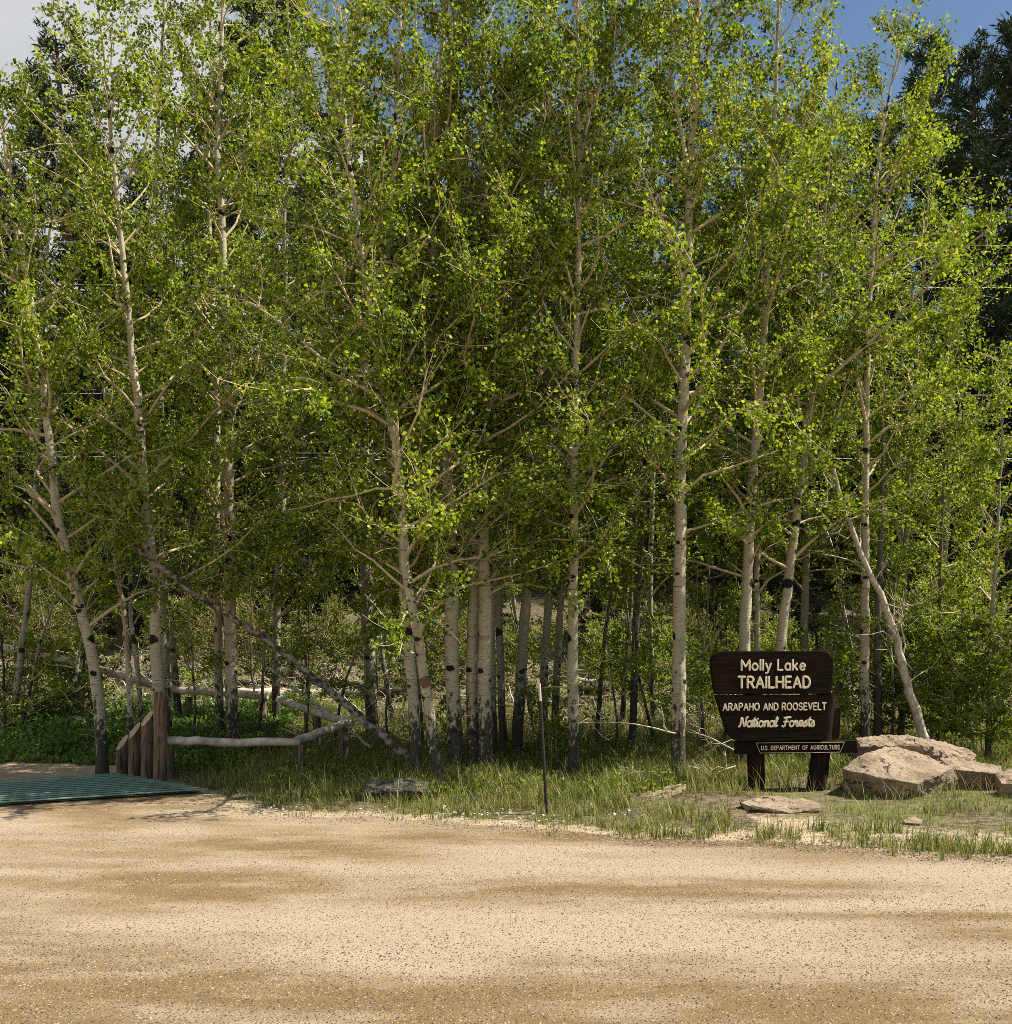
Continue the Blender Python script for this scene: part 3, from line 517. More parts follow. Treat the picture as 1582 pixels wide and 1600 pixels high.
spec = [  # x pixel, distance, top pixel row, label
 (1530, 34, 85, 'tall dark conifer standing clear of the aspens, left of the two at the right edge'), (1592, 31, 40, 'tallest dark conifer, cut off by the right edge'),
 (425, 38, -60, 'dark conifer poking up between the aspen tops left of the middle'), (92, 40, 70, 'dark conifer poking up behind the aspen tops at the far left'), (1450, 42, 70, 'smaller dark conifer behind the aspen tops right of the leafless spire'),
 (1370, 40, 190, ''), (1270, 44, 200, ''), (1170, 40, 240, ''), (1080, 46, 180, ''), (980, 42, 250, ''), (890, 46, 190, ''), (800, 42, 230, ''), (700, 44, 170, ''), (610, 41, 220, ''), (520, 45, 180, ''), (330, 44, 150, ''), (230, 40, 260, ''), (150, 46, 230, ''), (10, 44, 260, ''), (-70, 40, 240, ''),
 (1420, 33, 600, ''), (1240, 34, 620, ''), (1120, 33, 640, ''), (930, 34, 620, ''), (740, 33, 640, ''), (590, 34, 620, ''), (470, 33, 640, ''), (330, 34, 610, ''), (190, 33, 620, ''), (70, 34, 600, ''), (1620, 32, 560, ''), (1400, 43, 420, ''), (1250, 45, 400, ''), (1090, 44, 430, ''), (930, 46, 400, ''), (770, 44, 410, ''), (640, 45, 420, ''), (480, 44, 380, ''), (350, 46, 410, ''), (210, 43, 400, ''), (60, 44, 410, ''), (1500, 36, 520, ''), (1320, 40, 560, ''), (20, 38, 520, ''), (560, 39, 580, ''), (1010, 39, 580, ''), (850, 39, 600, ''), (280, 39, 570, ''), (1170, 38, 610, ''), (700, 38, 610, ''), (420, 38, 600, ''), (140, 38, 580, ''), (1660, 36, 60, ''), (-60, 40, 400, '')]  # the nearest row of these is added to shade the slope
shapes = [(15, 2.7), (13, 2.3), (14, 2.5), (12, 2.6)]
r = rng(31)
for k, (px, Yd, top, lab) in enumerate(spec):
    x = (px - CX) / F * Yd; z = float(gz(x, Yd)); zt = CZ - (top - HY) / F * Yd; lab = lab or 'dark conifer filling the shadowed hillside behind the aspens'
    j = k % 4
    if k < 4: protos.append(conifer(*shapes[j], k, lab, (0, 0, 0)))
    o = protos[j] if k < 4 else copy_tree(protos[j], (0, 0, 0), label=lab)
    s = (zt - z) / shapes[j][0]; o.location = (x, Yd, z); o.scale = (max(s, .75) * 1.05, max(s, .75) * 1.05, s); o.rotation_euler = (0, 0, r.random() * 6.28)

# ------------------------------------------------------------------ dead wood
def dead_limb(name, label, pts, w0, w1, mat, group=None, seed=0, twigs=0, tl=.6, cat=None, cap=True, rough=.05, parts=True):
    r = rng(seed + 300); pts = [np.asarray(p, float) for p in pts]; path = smooth_path(pts, .18); n = len(path); path[1:-1] += r.normal(size=(n - 2, 3)) * .012
    rad = np.linspace(w0, w1, n); m = MB(); m.tube(path, rad, 10 if w0 > .03 else 6, 0, cap=cap, rough=rough, seed=seed)
    for k in range(twigs):
        i = r.integers(n // 5, n - 1); d = unit(r.normal(size=3) + unit(path[min(i + 1, n - 1)] - path[i - 1]) * .8 + np.array([0, 0, .25])); L = tl * (.4 + .8 * r.random())
        q = path[i] + np.outer(np.linspace(0, 1, 4), d * L); q[1:] += r.normal(size=(3, 3)) * .07 * L; m.tube(q, np.linspace(min(rad[i] * .5, .014), .003, 4), 4, 0)
        for h in range(2):
            e = unit(d + r.normal(size=3) * .7); q2 = q[2] + np.outer([0, .5, 1], e * L * .45); m.tube(q2, [.006, .004, .002], 3, 0)
    c = path[0]; return tag(m.build(name, M[mat], None, c), label, cat, group)
def pp(*a): return [P(x, y, Y) for x, y, Y in a]
dead_limb('leaning_dead_tree', 'dark fallen tree slanting down to the right across the log rails to the white trunks', pp((640, 1186, 14.9), (560, 1120, 15.2), (440, 1020, 15.5), (350, 960, 15.5), (240, 880, 15.3), (150, 790, 15.1), (105, 742, 15)), (.068), .028, 'dead_grey', None, 1, 14, .7, 'dead tree')
dead_limb('leaning_dead_tree', 'pale dead snag with broken twiggy top leaning left behind the boulders', pp((1446, 1160, 16.3), (1422, 1085, 16.3), (1398, 990, 16.3), (1375, 930, 16.3), (1345, 865, 16.2), (1322, 800, 16.1), (1303, 735, 16.0)), .078, .03, 'dead', None, 2, 26, .75, 'dead tree')
dead_limb('leaning_pole', 'slim grey pole leaning down from the log rail corner', pp((582, 1172, 16.9), (530, 1130, 17.2), (470, 1085, 17.6), (380, 1010, 18.3)), .028, .018, 'dead', None, 3, 3, .3, 'pole')
r = rng(91)
logs = [('long sunlit fallen log lying behind the middle trunks', (330, 1012, 25), (640, 985, 27), .13, 'dead'), ('dark fallen log lying deep behind the log rails', (420, 990, 28), (620, 1002, 26), .16, 'dead_dark'),
        ('pale fallen log in the sunny gap behind the saplings', (900, 955, 29), (1010, 990, 27), .12, 'dead'), ('dark rotten log crossing the gap behind the saplings', (905, 995, 27), (1060, 985, 28), .2, 'dead_dark'),
        ('pale straight pole lying behind the aspen pair at the rails', (262, 1035, 24), (350, 1032, 24), .05, 'dead'), ('fallen pale trunk on the slope behind the sign', (1180, 930, 30), (1300, 975, 28), .1, 'dead'), ('fallen pale trunk on the slope at the right', (1420, 905, 31), (1600, 870, 32), .1, 'dead')]
for k, (lab, a, c, w, mt) in enumerate(logs):
    A, B = P(*a), P(*c)
    for q in (A, B): q[2] = float(gz(q[0], q[1])) + w * .7 + (.12 if k != 4 else .35)
    dead_limb('fallen_log', lab, [A, (A + B) / 2 + np.array([0, 0, .02]), B], w, w * .7, mt, 'fallen logs', 20 + k, 12, .8, 'log', rough=.07)
for k in range(110):
    y = 18 + 15 * r.random(); x = (r.random() - .5) * 1.1 * y; L = .6 + 1.5 * r.random(); a = r.random() * 3.14; z = float(gz(x, y)); tilt = .15 + .35 * r.random()
    d = np.array([math.cos(a), math.sin(a) * .6, tilt]) * L; p0 = np.array([x, y, z + .03])
    dead_limb('dead_branch', 'bleached dead branch lying in the undergrowth behind the trunks', [p0, p0 + d * .5 + r.normal(size=3) * .12, p0 + d + r.normal(size=3) * .15], .016 + .014 * r.random(), .005, 'dead', 'dead branches in the undergrowth', 60 + k, 5, .5, 'branch', cap=False)
r = rng(92)
for k in range(26):
    y = 18.5 + 10 * r.random(); x = (r.random() - .5) * 1.04 * y; z = float(gz(x, y)); H = 2.5 + 4 * r.random(); ln = r.normal(size=2) * .12
    dead_limb('dead_sapling', 'thin dark dead sapling standing in the shade between the aspens', [np.array([x + ln[0] * h + .05 * math.sin(h * 2 + k), y + ln[1] * h, z - .05 + h]) for h in np.linspace(0, H, 5)], .022 + .015 * r.random(), .008, 'dead_dark' if k % 3 else 'dead_grey', 'thin dead saplings in the stand', 400 + k, 9, .6, 'dead tree', cap=False)
for lab, pts in (('bare twiggy branch reaching from the lone white trunk towards the stake', ((1058, 1149, 14.6), (1010, 1138, 14.4), (950, 1132, 14.3), (905, 1131, 14.2))), ('bare branch on the grass between the lone white trunk and the sign', ((1148, 1175, 14.5), (1110, 1155, 14.8), (1078, 1142, 15))),
                 ('bare low branch arching left of the sign post', ((1150, 1200, 14.3), (1120, 1210, 14.2), (1076, 1222, 14.1))), ('bare low branch beside the small rock at the lone white trunk', ((1052, 1210, 14.5), (1010, 1208, 14.3), (970, 1216, 14.1)))):
    dead_limb('dead_branch', lab, pp(*pts), .014, .005, 'dead', 'bare branches near the sign', len(lab), 7, .45, 'branch', cap=False)

r = rng(66); m = MB()
for k in range(2600):
    y = 19 + 17 * r.random() ** .8; x = (r.random() - .5) * 1.15 * y; z = float(gz(x, y)); L = .25 + .9 * r.random(); a = r.random() * 6.28; d = unit(np.array([math.cos(a), math.sin(a) * .7, .1 + .5 * abs(r.normal())])); q = np.array([x, y, z]) + np.outer([0, .4, .75, 1], d * L); q[1:] += r.normal(size=(3, 3)) * .07 * L
    w = .006 + .009 * r.random(); m.tube(q, [w, w * .85, w * .6, w * .35], 3, 0)
tag(m.build('brushwood', M['dead']), 'bleached dead twigs and sticks littering the slope behind the aspens', 'brushwood', None, 'stuff')

# ------------------------------------------------------------------ power lines behind the stand
for lab, py, Yd, sag in (('topmost thin power line, highest of the wires crossing behind the trees', 386, 26, .5), ('second thin power line from the top behind the trees', 452, 26, .5), ('middle power line, brightest wire at the right', 620, 26, .25), ('upper of the two lowest wires behind the trees', 712, 26.4, .3), ('lower of the two lowest wires behind the trees', 719, 26.2, .3)):
    zc = P(1400, py, Yd)[2]; xx = np.linspace(-45, 45, 60); m = MB(); m.tube(np.c_[xx, np.full(60, Yd), zc + sag * ((xx - 8) / 45) ** 2], .007, 6, 0); tag(m.build('power_line', M['wire'], None, (0, Yd, zc)), lab, 'wire', 'power lines behind the trees')
gl = P(1300, 850, 23); m = MB(); m.tube([P(1205, 622, 25.97), P(1250, 730, 24.5), gl], .009, 5, 0); m.tube([gl, np.array([gl[0] + .6, 22.4, float(gz(gl[0] + .6, 22.4)) - .05])], .009, 5, 0); tag(m.build('guy_wire', M['wire'], None, gl), 'thin slanting guy wire running down behind the trees right of the sign', 'wire')

# ------------------------------------------------------------------ cattle guard, wing posts, log rails
A0, A1 = on_ground(325, 1243), on_ground(187, 1218)     # right ends of the nearest and farthest bars
A0[2] = A1[2] = 0
dirn = unit(np.array([-.86, -.47, 0])); LB = 6.5; NBAR = 13
root = thing('cattle_guard', (A0 + A1) / 2, 'green painted pipe cattle guard across the side road at the left', 'cattle guard'); c0 = (A0 + A1) / 2
m = MB(); ins = unit(A1 - A0) * .06; q = [A0 + ins + dirn * .05, A0 + ins + dirn * LB, A1 - ins + dirn * LB, A1 - ins + dirn * .05]; m.add([p + np.array([0, 0, .022]) for p in q], [np.array([[0, 1, 2, 3]])], 0, None, False); m.build('pit_shade_sheet', M['pit_shade'], root, c0)  # flat dark sheet just above ground, standing in for the shaded pit
for k in range(NBAR):
    s = A0 + (A1 - A0) * k / (NBAR - 1) + np.array([0, 0, .062]); m = MB(); pr_ = np.array([-dirn[1], dirn[0], 0]) * .034; top = np.array([0, 0, .005]); q = [s - pr_ - top, s + pr_ - top, s + pr_ + top, s - pr_ + top]; m.add(q + [v + dirn * LB for v in q], [np.array([[0, 1, 2, 3], [7, 6, 5, 4], [0, 4, 5, 1], [1, 5, 6, 2], [2, 6, 7, 3], [3, 7, 4, 0]])], 0, None, False); m.build('bar', M['green'], root, c0)
for f in (.12, .45, .8):
    a, c = A0 + dirn * LB * f, A1 + dirn * LB * f; m = MB(); m.tube([a + np.array([0, 0, .028]), c + np.array([0, 0, .028])], .03, 6, 0, cap=True); m.build('cross_beam', M['steel'], root, c0)

def post(name, label, px, py, top_py, w_px, Y=None, slant=0., group=None, cat='post', mats=('post', 'cut'), lean=(0, 0)):
    b0 = on_ground(px, py) if Y is None else None
    if b0 is None: p = P(px, py, Y); b0 = np.array([p[0], Y, float(gz(p[0], Y))])
    Yd = b0[1]; zt = CZ - (top_py - HY) / F * Yd; rd = w_px / 2 / F * Yd; r = rng(int(px)); nS, nR = 14, 9; th = np.arange(nS) * 2 * np.pi / nS; ring = []
    for k in range(nR):
        f = k / (nR - 1); z = b0[2] - .2 + (zt - b0[2] + .2) * f; rr = rd * (1 + .04 * r.normal(size=nS)) * (1.05 - .08 * f)
        v = np.c_[b0[0] + lean[0] * f + rr * np.cos(th), b0[1] + lean[1] * f + rr * np.sin(th), np.full(nS, z)]; v[:, 2] += slant * rr * (.75 * np.cos(th) + .85 * np.sin(th)) * f ** 10; ring.append(v)
    m = MB(); i = np.arange(nR - 1)[:, None] * nS; j = np.arange(nS)[None]; k2 = (j + 1) % nS
    m.add(np.concatenate(ring), np.stack([i + j, i + k2, i + nS + k2, i + nS + j], -1).reshape(-1, 4)); m.add(ring[-1] + np.array([0, 0, .001]), [np.arange(nS)[None]], 1, None, False)
    return tag(m.build(name, [M[q] for q in mats], None, b0), label, cat, group)
GW = 'upright log posts at the end of the cattle guard'
post('log_post', 'shortest slant-cut log post at the end of the cattle guard', 191, 1214, 1163, 18, slant=1.2, group=GW)
post('log_post', 'second shortest slant-cut log post at the end of the cattle guard', 210, 1218, 1144, 18, slant=1.2, group=GW)
post('log_post', 'slant-cut log post leaning beside the tallest post', 230, 1221, 1125, 18, slant=1.2, group=GW)
post('log_post', 'tallest flat-topped log post at the end of the cattle guard', 251, 1226, 1083, 20, slant=0, group=GW)
post('log_post', 'short rough log post half hidden behind the tallest post under the front rail', 266, 1219, 1163, 13, slant=0, group=GW)
GF = 'short posts under the log rails'
for lab, px, py, tp, w, Yd in (('short post under the back rail behind the tall cattle guard post', 295, 1145, 1092, 12, 20.3), ('short post under the back rail in front of the dim aspen', 410, 1152, 1096, 13, 20), ('small leaning post under the right end of the front rail', 470, 1210, 1166, 13, 15.1),
                           ('short dark post under the side rail near the corner', 495, 1196, 1122, 13, 17.6), ('thick corner post carrying two log rails', 537, 1204, 1140, 16, 16.4)):
    post('fence_post', lab, px, py, tp, w, Yd, group=GF, mats=('post', 'post'))
def rail(label, pts, w):
    q = pp(*pts); n = 14; path = q[0] + (q[-1] - q[0]) * np.linspace(0, 1, n)[:, None]; path[:, 2] += .005 * np.sin(np.linspace(0, 3.1, n) * (1 + len(label) % 3)); m = MB(); path[1:-1] += rng(len(label)).normal(size=(n - 2, 3)) * .006
    m.tube(path, np.linspace(w, w * .92, n), 12, 0, cap=True, rough=.04, seed=n); tag(m.build('log_rail', M['rail'], None, path[0]), label, 'rail', 'peeled log rails beside the cattle guard')
rail('straight front log rail running right from the tallest post', ((258, 1161, 14.75), (360, 1163, 14.9), (468, 1163, 15.1)), .066)
rail('short log rail rising from the front rail to the corner post', ((462, 1162, 15.22), (505, 1146, 15.8), (545, 1131, 16.4)), .068)
rail('log rail going from the corner post back to the dim aspen', ((548, 1134, 16.55), (500, 1115, 17.8), (436, 1096, 19.6)), .075)
rail('back log rail running left behind the aspen pair', ((418, 1090, 20), (340, 1087, 20.2), (268, 1080, 20.4)), .082)
rail('sloping log rail passing behind the leaning white aspen', ((250, 1078, 20.3), (195, 1060, 20.2), (130, 1040, 20.1)), .075)
rail('highest log rail, ending at the far left', ((135, 1040, 20.3), (60, 1020, 20.2), (-60, 1000, 20.1)), .075)

# thin metal stake
b0 = on_ground(855, 1274); root = thing('metal_stake', b0, 'thin dark metal stake with a pale pinkish tip standing in the grass', 'stake'); top = P(843, 1070, b0[1] + .15); d = top - b0
m = MB(); m.tube([b0 - d * .1, b0 + d * .5, b0 + d * .86], .019, 4, 0, cap=True); m.build('shaft', M['steel'], root, b0)
m = MB(); m.tube([b0 + d * .86, b0 + d * .93, top], .018, 6, 0, cap=True); m.build('pale_tip', M['pale_paint'], root, b0)

# ------------------------------------------------------------------ boulders
def boulder(name, label, pts, mat='rock', seed=0, amp=.02, cuts=4, group='granite boulders by the sign', sub=1, bev=.02):
    bm = bmesh.new()
    for p in pts: bm.verts.new(p)
    ret = bmesh.ops.convex_hull(bm, input=bm.verts); bmesh.ops.delete(bm, geom=[v for v in bm.verts if not v.link_faces], context='VERTS')
    bmesh.ops.dissolve_limit(bm, angle_limit=math.radians(8), verts=bm.verts, edges=bm.edges)
    bmesh.ops.bevel(bm, geom=bm.edges[:], offset=bev * .35, segments=1, affect='EDGES')
    bmesh.ops.triangulate(bm, faces=bm.faces)
    for _ in range(5):
        es = [e for e in bm.edges if e.calc_length() > .05]
        if not es: break
        bmesh.ops.subdivide_edges(bm, edges=es, cuts=1); bmesh.ops.triangulate(bm, faces=[f for f in bm.faces if len(f.verts) > 3])
    bm.normal_update()
    off = Vector((seed * 7.1, seed * 3.3, 0)); mv = []
    for v in bm.verts:
        d = mnoise.fractal(v.co * 2.3 + off, 1., 2.1, 3) * amp; q_ = mnoise.noise(Vector((v.co.x * 1.6, v.co.y * 1.6, v.co.z * 4)) + off) * 3; d = d + (round(q_) * .8 + .2 * q_) * amp * .9 + mnoise.fractal(v.co * 11 + off, .9, 2.1, 3) * amp * .9; c = 0
        mv.append(v.co + v.normal * (d + c))
    for v, c in zip(bm.verts, mv): v.co = c
    ctr = Vector(np.mean([np.asarray(p) for p in pts], 0)); ctr.z = min(p[2] for p in pts)
    for v in bm.verts: v.co -= ctr
    me = bpy.data.meshes.new(name); bm.to_mesh(me); bm.free(); me.materials.append(M[mat]); o = bpy.data.objects.new(name, me); COL.objects.link(o); o.location = ctr
    for p in me.polygons: p.use_smooth = True
    me.set_sharp_from_angle(angle=math.radians(22))
    return tag(o, label, 'rock', group)
def rp_(rows): return [P(x, y, Y) for x, y, Y in rows]
boulder('boulder', 'largest boulder with a slanting sunlit top, nearest to the sign post', rp_([(1345, 1185, 13.4), (1392, 1166, 13.9), (1420, 1173, 13.9), (1495, 1200, 13.35), (1436, 1227, 12.65), (1366, 1217, 12.85), (1316, 1203, 13.25), (1318, 1238, 13.35), (1374, 1258, 13.0), (1428, 1266, 12.85), (1490, 1256, 13.5), (1440, 1240, 14.2), (1350, 1236, 14.2)]), seed=1, amp=.022)
boulder('boulder', 'long flat-topped boulder lying behind the largest one', rp_([(1338, 1156, 14.6), (1390, 1149, 15.1), (1425, 1150, 15.2), (1520, 1176, 14.9), (1528, 1188, 14.6), (1440, 1168, 14.1), (1345, 1168, 14.2), (1338, 1215, 14.4), (1525, 1222, 14.5), (1430, 1225, 15.3), (1440, 1226, 14.1)]), seed=2, amp=.03)
boulder('boulder', 'low boulder behind the right end of the largest boulder', rp_([(1468, 1188, 14.1), (1520, 1194, 14.3), (1566, 1200, 14), (1562, 1212, 13.6), (1490, 1204, 13.5), (1492, 1244, 13.7), (1562, 1246, 13.75), (1565, 1238, 14.2), (1470, 1236, 14.3)]), seed=3)
boulder('boulder', 'dark-sided rock with a white chipped face at the right edge', rp_([(1560, 1214, 13.2), (1592, 1205, 13.5), (1620, 1212, 13.3), (1600, 1226, 12.7), (1564, 1226, 12.9), (1560, 1262, 13.0), (1610, 1268, 12.8), (1630, 1255, 13.4), (1562, 1250, 13.5)]), seed=4)
boulder('flat_rock', 'low flat rock lying in front of the left sign post', rp_([(1154, 1254, 11.9), (1190, 1248, 12.2), (1240, 1250, 12.2), (1281, 1257, 12.0), (1278, 1268, 11.6), (1235, 1273, 11.5), (1180, 1264, 11.6), (1160, 1275, 11.8), (1230, 1288, 11.7), (1276, 1284, 11.7), (1270, 1282, 12.3), (1160, 1280, 12.3)]), seed=5, amp=.02)
boulder('flat_rock', 'small rounded rock at the foot of the lone white trunk', rp_([(1000, 1250, 12.9), (1018, 1236, 13.1), (1050, 1226, 13.2), (1072, 1228, 13.1), (1068, 1240, 12.8), (1030, 1252, 12.6), (1002, 1264, 12.9), (1066, 1264, 12.9), (1070, 1262, 13.4), (1010, 1262, 13.4)]), seed=6, amp=.02)
boulder('flat_rock', 'small flat stone lying on bare soil before the largest boulder', rp_([(1410, 1282, 11.2), (1430, 1277, 11.35), (1442, 1283, 11.25), (1437, 1290, 11.05), (1415, 1288, 11.05), (1412, 1297, 11.15), (1440, 1299, 11.15), (1428, 1292, 11.4)]), seed=7, amp=.008, bev=.006)
boulder('flat_rock', 'dark shaded rock in the grass below the bent aspen', rp_([(560, 1230, 12.9), (580, 1219, 13.2), (640, 1217, 13.2), (668, 1226, 13), (672, 1240, 12.7), (610, 1236, 12.6), (560, 1244, 12.7), (560, 1266, 12.8), (672, 1270, 12.8), (670, 1264, 13.3), (565, 1264, 13.3)]), 'rock_dark', 8, .03)

# ------------------------------------------------------------------ trailhead sign
PXM = .00846; SX, SY, SRZ = 1205, 13.45, .10
def sl(px, py): return ((px - SX) * PXM, CZ - (py - HY) * PXM)
s0 = np.array([(SX - CX) / F * SY, SY, 0.])
sign = thing('trailhead_sign', s0, 'dark brown wooden trailhead sign with routed cream lettering', 'sign', rz=SRZ)
def local(m, name, mat, parent=sign): return m.build(name, mat, parent)
def rounded(pts, rads, n=6):
    out = []; N = len(pts)
    for i, (p, rd) in enumerate(zip(pts, rads)):
        p = np.array(p, float); a = np.array(pts[i - 1], float); c = np.array(pts[(i + 1) % N], float)
        if rd == 0: out.append(p); continue
        u, v = unit(a - p), unit(c - p); A, C = p + u * rd, p + v * rd
        for k in range(n + 1):
            t = k / n; out.append((1 - t) ** 2 * A + 2 * t * (1 - t) * p + t * t * C)
    return [tuple(q) for q in out]
def beveled(m, poly_px, y0, y1, bev=.008):
    p = np.array([sl(*q) for q in poly_px]); c = p.mean(0); n = len(p); ins = c + (p - c) * (1 - bev / np.maximum(np.linalg.norm(p - c, axis=1), .1))[:, None]
    V = np.concatenate([np.c_[ins[:, 0], np.full(n, y0), ins[:, 1]], np.c_[p[:, 0], np.full(n, y0 + bev), p[:, 1]], np.c_[p[:, 0], np.full(n, y1), p[:, 1]]]); i = np.arange(n); j = (i + 1) % n
    m.add(V, [np.arange(n)[None], np.stack([i, i + n, j + n, j], -1), np.stack([i + n, i + 2 * n, j + 2 * n, j + n], -1), (np.arange(n) + 2 * n)[None, ::-1]], 0, None, False)
m = MB(); beveled(m, rounded([(1103, 1020), (1306, 1020), (1300, 1087), (1113, 1087)], [26, 26, 0, 0]), -.08, .02); local(m, 'upper_board', M['sign'])
m = MB(); beveled(m, rounded([(1113.5, 1088.6), (1300, 1088.6), (1289, 1160), (1136, 1160)], [0, 0, 8, 22]), -.078, .018); local(m, 'lower_board', M['sign'])
m = MB(); beveled(m, [(1148, 1161.5), (1344, 1161.5), (1347, 1181), (1148, 1181)], -.03, .06, .006); local(m, 'support_rail', M['sign'])
m = MB(); beveled(m, rounded([(1170, 1110), (1331, 1110), (1328, 1159), (1170, 1159)], [0, 5, 5, 0]), .20, .29, .008); local(m, 'rear_board', M['sign_post'])
plate = [(1177.5, 1162.2), (1323, 1162.2), (1316, 1180.5), (1184, 1180.5)]
m = MB(); beveled(m, plate, -.062, -.031, .004); local(m, 'name_plate', M['sign'])
m = MB(); q = np.array([sl(*p) for p in plate]); c = q.mean(0); q = c + (q - c) * np.array([.985, .86])
for i in range(4):
    a, e = q[i], q[(i + 1) % 4]; m.tube([(a[0], -.063, a[1]), (e[0], -.063, e[1])], .0028, 4, 0)
local(m, 'plate_border', M['cream'])
def sign_post(x0, x1, y_top, y_bot, xb0, xb1, yd):
    m = MB(); za, zb = sl(0, y_top)[1], -.25; n = 9; pts = []; rad = []
    for k in range(n):
        f = k / (n - 1); pts.append((((xb0 + xb1) / 2 * (1 - f) + (x0 + x1) / 2 * f - SX) * PXM, yd, zb + (za - zb) * f)); rad.append(((xb1 - xb0) * (1 - f) + (x1 - x0) * f) / 2 * PXM)
    m.tube(pts, rad, 14, 0, cap=True, rough=.03, seed=int(x0)); local(m, 'post', M['sign_post'])
sign_post(1163, 1197, 1040, 1250, 1178, 1203, .15); sign_post(1290, 1316, 1086, 1250, 1264, 1296, .10)
# routed lettering as rounded strokes
def A(cx, cy, rx, ry, a0, a1, n=12): return [(cx + rx * math.cos(math.radians(a0 + (a1 - a0) * k / n)), cy + ry * math.sin(math.radians(a0 + (a1 - a0) * k / n))) for k in range(n + 1)]
Pb = [(0, 0), (0, 1), (.28, 1)] + A(.28, .75, .25, .25, 90, -90) + [(0, .5)]
GL = {'A': (.66, [[(0, 0), (.33, 1), (.66, 0)], [(.12, .34), (.54, .34)]]), 'C': (.6, [A(.36, .5, .36, .5, 48, 312)]), 'D': (.6, [[(0, 0), (0, 1), (.24, 1)] + A(.24, .5, .37, .5, 90, -90) + [(0, 0)]]),
      'E': (.5, [[(.5, 1), (0, 1), (0, 0), (.5, 0)], [(0, .52), (.42, .52)]]), 'F': (.5, [[(.5, 1), (0, 1), (0, 0)], [(0, .52), (.42, .52)]]), 'G': (.68, [A(.36, .5, .36, .5, 48, 345) + [(.7, .45), (.42, .45)]]),
      'H': (.6, [[(0, 0), (0, 1)], [(.6, 0), (.6, 1)], [(0, .52), (.6, .52)]]), 'I': (.0, [[(0, 0), (0, 1)]]), 'L': (.46, [[(0, 1), (0, 0), (.46, 0)]]), 'M': (.8, [[(0, 0), (0, 1), (.4, .3), (.8, 1), (.8, 0)]]),
      'N': (.58, [[(0, 0), (0, 1), (.58, 0), (.58, 1)]]), 'O': (.74, [A(.37, .5, .37, .5, 0, 360, 20)]), 'P': (.53, [Pb]), 'R': (.56, [Pb, [(.26, .5), (.56, 0)]]),
      'S': (.54, [A(.27, .75, .25, .25, 25, 270) + A(.27, .25, .27, .25, 90, -155)]), 'T': (.6, [[(0, 1), (.6, 1)], [(.3, 1), (.3, 0)]]), 'U': (.58, [[(0, 1), (0, .29)] + A(.29, .29, .29, .29, 180, 360) + [(.58, 1)]]), 'V': (.62, [[(0, 1), (.31, 0), (.62, 1)]]), '.': (.0, [[(0, 0), (.01, .02)]]),
      'o': (.54, [A(.27, .32, .27, .32, 0, 360, 18)]), 'l': (.0, [[(0, 1), (0, 0)]]), 'y': (.5, [[(0, .64), (.26, .02)], [(.5, .64), (.2, -.22), (.08, -.3), (0, -.28)]]), 'a': (.5, [A(.25, .32, .25, .32, 0, 360, 18), [(.5, .64), (.5, 0)]]), 'k': (.44, [[(0, 1), (0, 0)], [(.42, .64), (0, .24)], [(.14, .37), (.44, 0)]]),
      'e': (.52, [[(.02, .34), (.52, .34)] + A(.27, .32, .25, .32, 5, 315)]), 't': (.34, [[(.12, .95), (.12, .12), (.2, 0), (.34, .04)], [(0, .64), (.32, .64)]]), 'i': (.1, [[(0, .64), (0, .08), (.1, 0)], [(0, .86), (.01, .9)]]), 'n': (.46, [[(0, .64), (0, 0)], [(0, .36)] + A(.22, .42, .22, .22, 180, 0) + [(.44, 0)]]),
      'r': (.36, [[(0, .64), (0, 0)], [(0, .36)] + A(.22, .42, .22, .22, 180, 45)]), 's': (.4, [A(.2, .48, .18, .16, 30, 270) + A(.2, .16, .2, .16, 90, -155)]),
      'N~': (.7, [[(-.08, .02), (.06, .1), (.1, .95), (.16, .98), (.5, .03), (.56, .05), (.62, .98), (.76, 1.03)]]), 'F~': (.6, [[(.7, 1), (.3, .97), (.02, .93)], [(.3, .95), (.2, .1), (.04, -.02), (-.08, .06)], [(.04, .52), (.5, .54)]]),
      'l~': (.24, [[(-.06, .1), (.12, .55), (.22, .9), (.14, 1.02), (.07, .9), (.06, .15), (.13, 0), (.28, .1)]]), 'a~': (.5, [A(.23, .3, .23, .3, 20, 380, 16), [(.46, .6), (.45, .12), (.52, 0), (.62, .1)]]), 'n~': (.5, [[(-.04, .5), (.06, .62), (.08, 0)], [(.08, .36), (.24, .6), (.38, .6), (.42, .12), (.48, 0), (.58, .1)]]),
      'i~': (.18, [[(-.06, .1), (.06, .62), (.06, .1), (.13, 0), (.26, .1)], [(.08, .84), (.09, .88)]]), 't~': (.28, [[(-.06, .15), (.14, .98), (.1, .12), (.18, 0), (.32, .1)], [(-.06, .66), (.34, .68)]]), 'o~': (.46, [A(.23, .3, .23, .3, 80, 440, 16) + [(.38, .5), (.58, .52)]]), 'r~': (.36, [[(-.04, .3), (.08, .64), (.2, .56), (.26, .54), (.2, .14), (.28, 0), (.42, .1)]]), 'e~': (.42, [[(-.06, .12), (.18, .3)] + A(.2, .34, .2, .28, 10, 300) + [(.42, .08)]]), 's~': (.36, [[(-.08, .1), (.2, .64), (.26, .3)] + A(.13, .18, .17, .18, 40, -130)])}
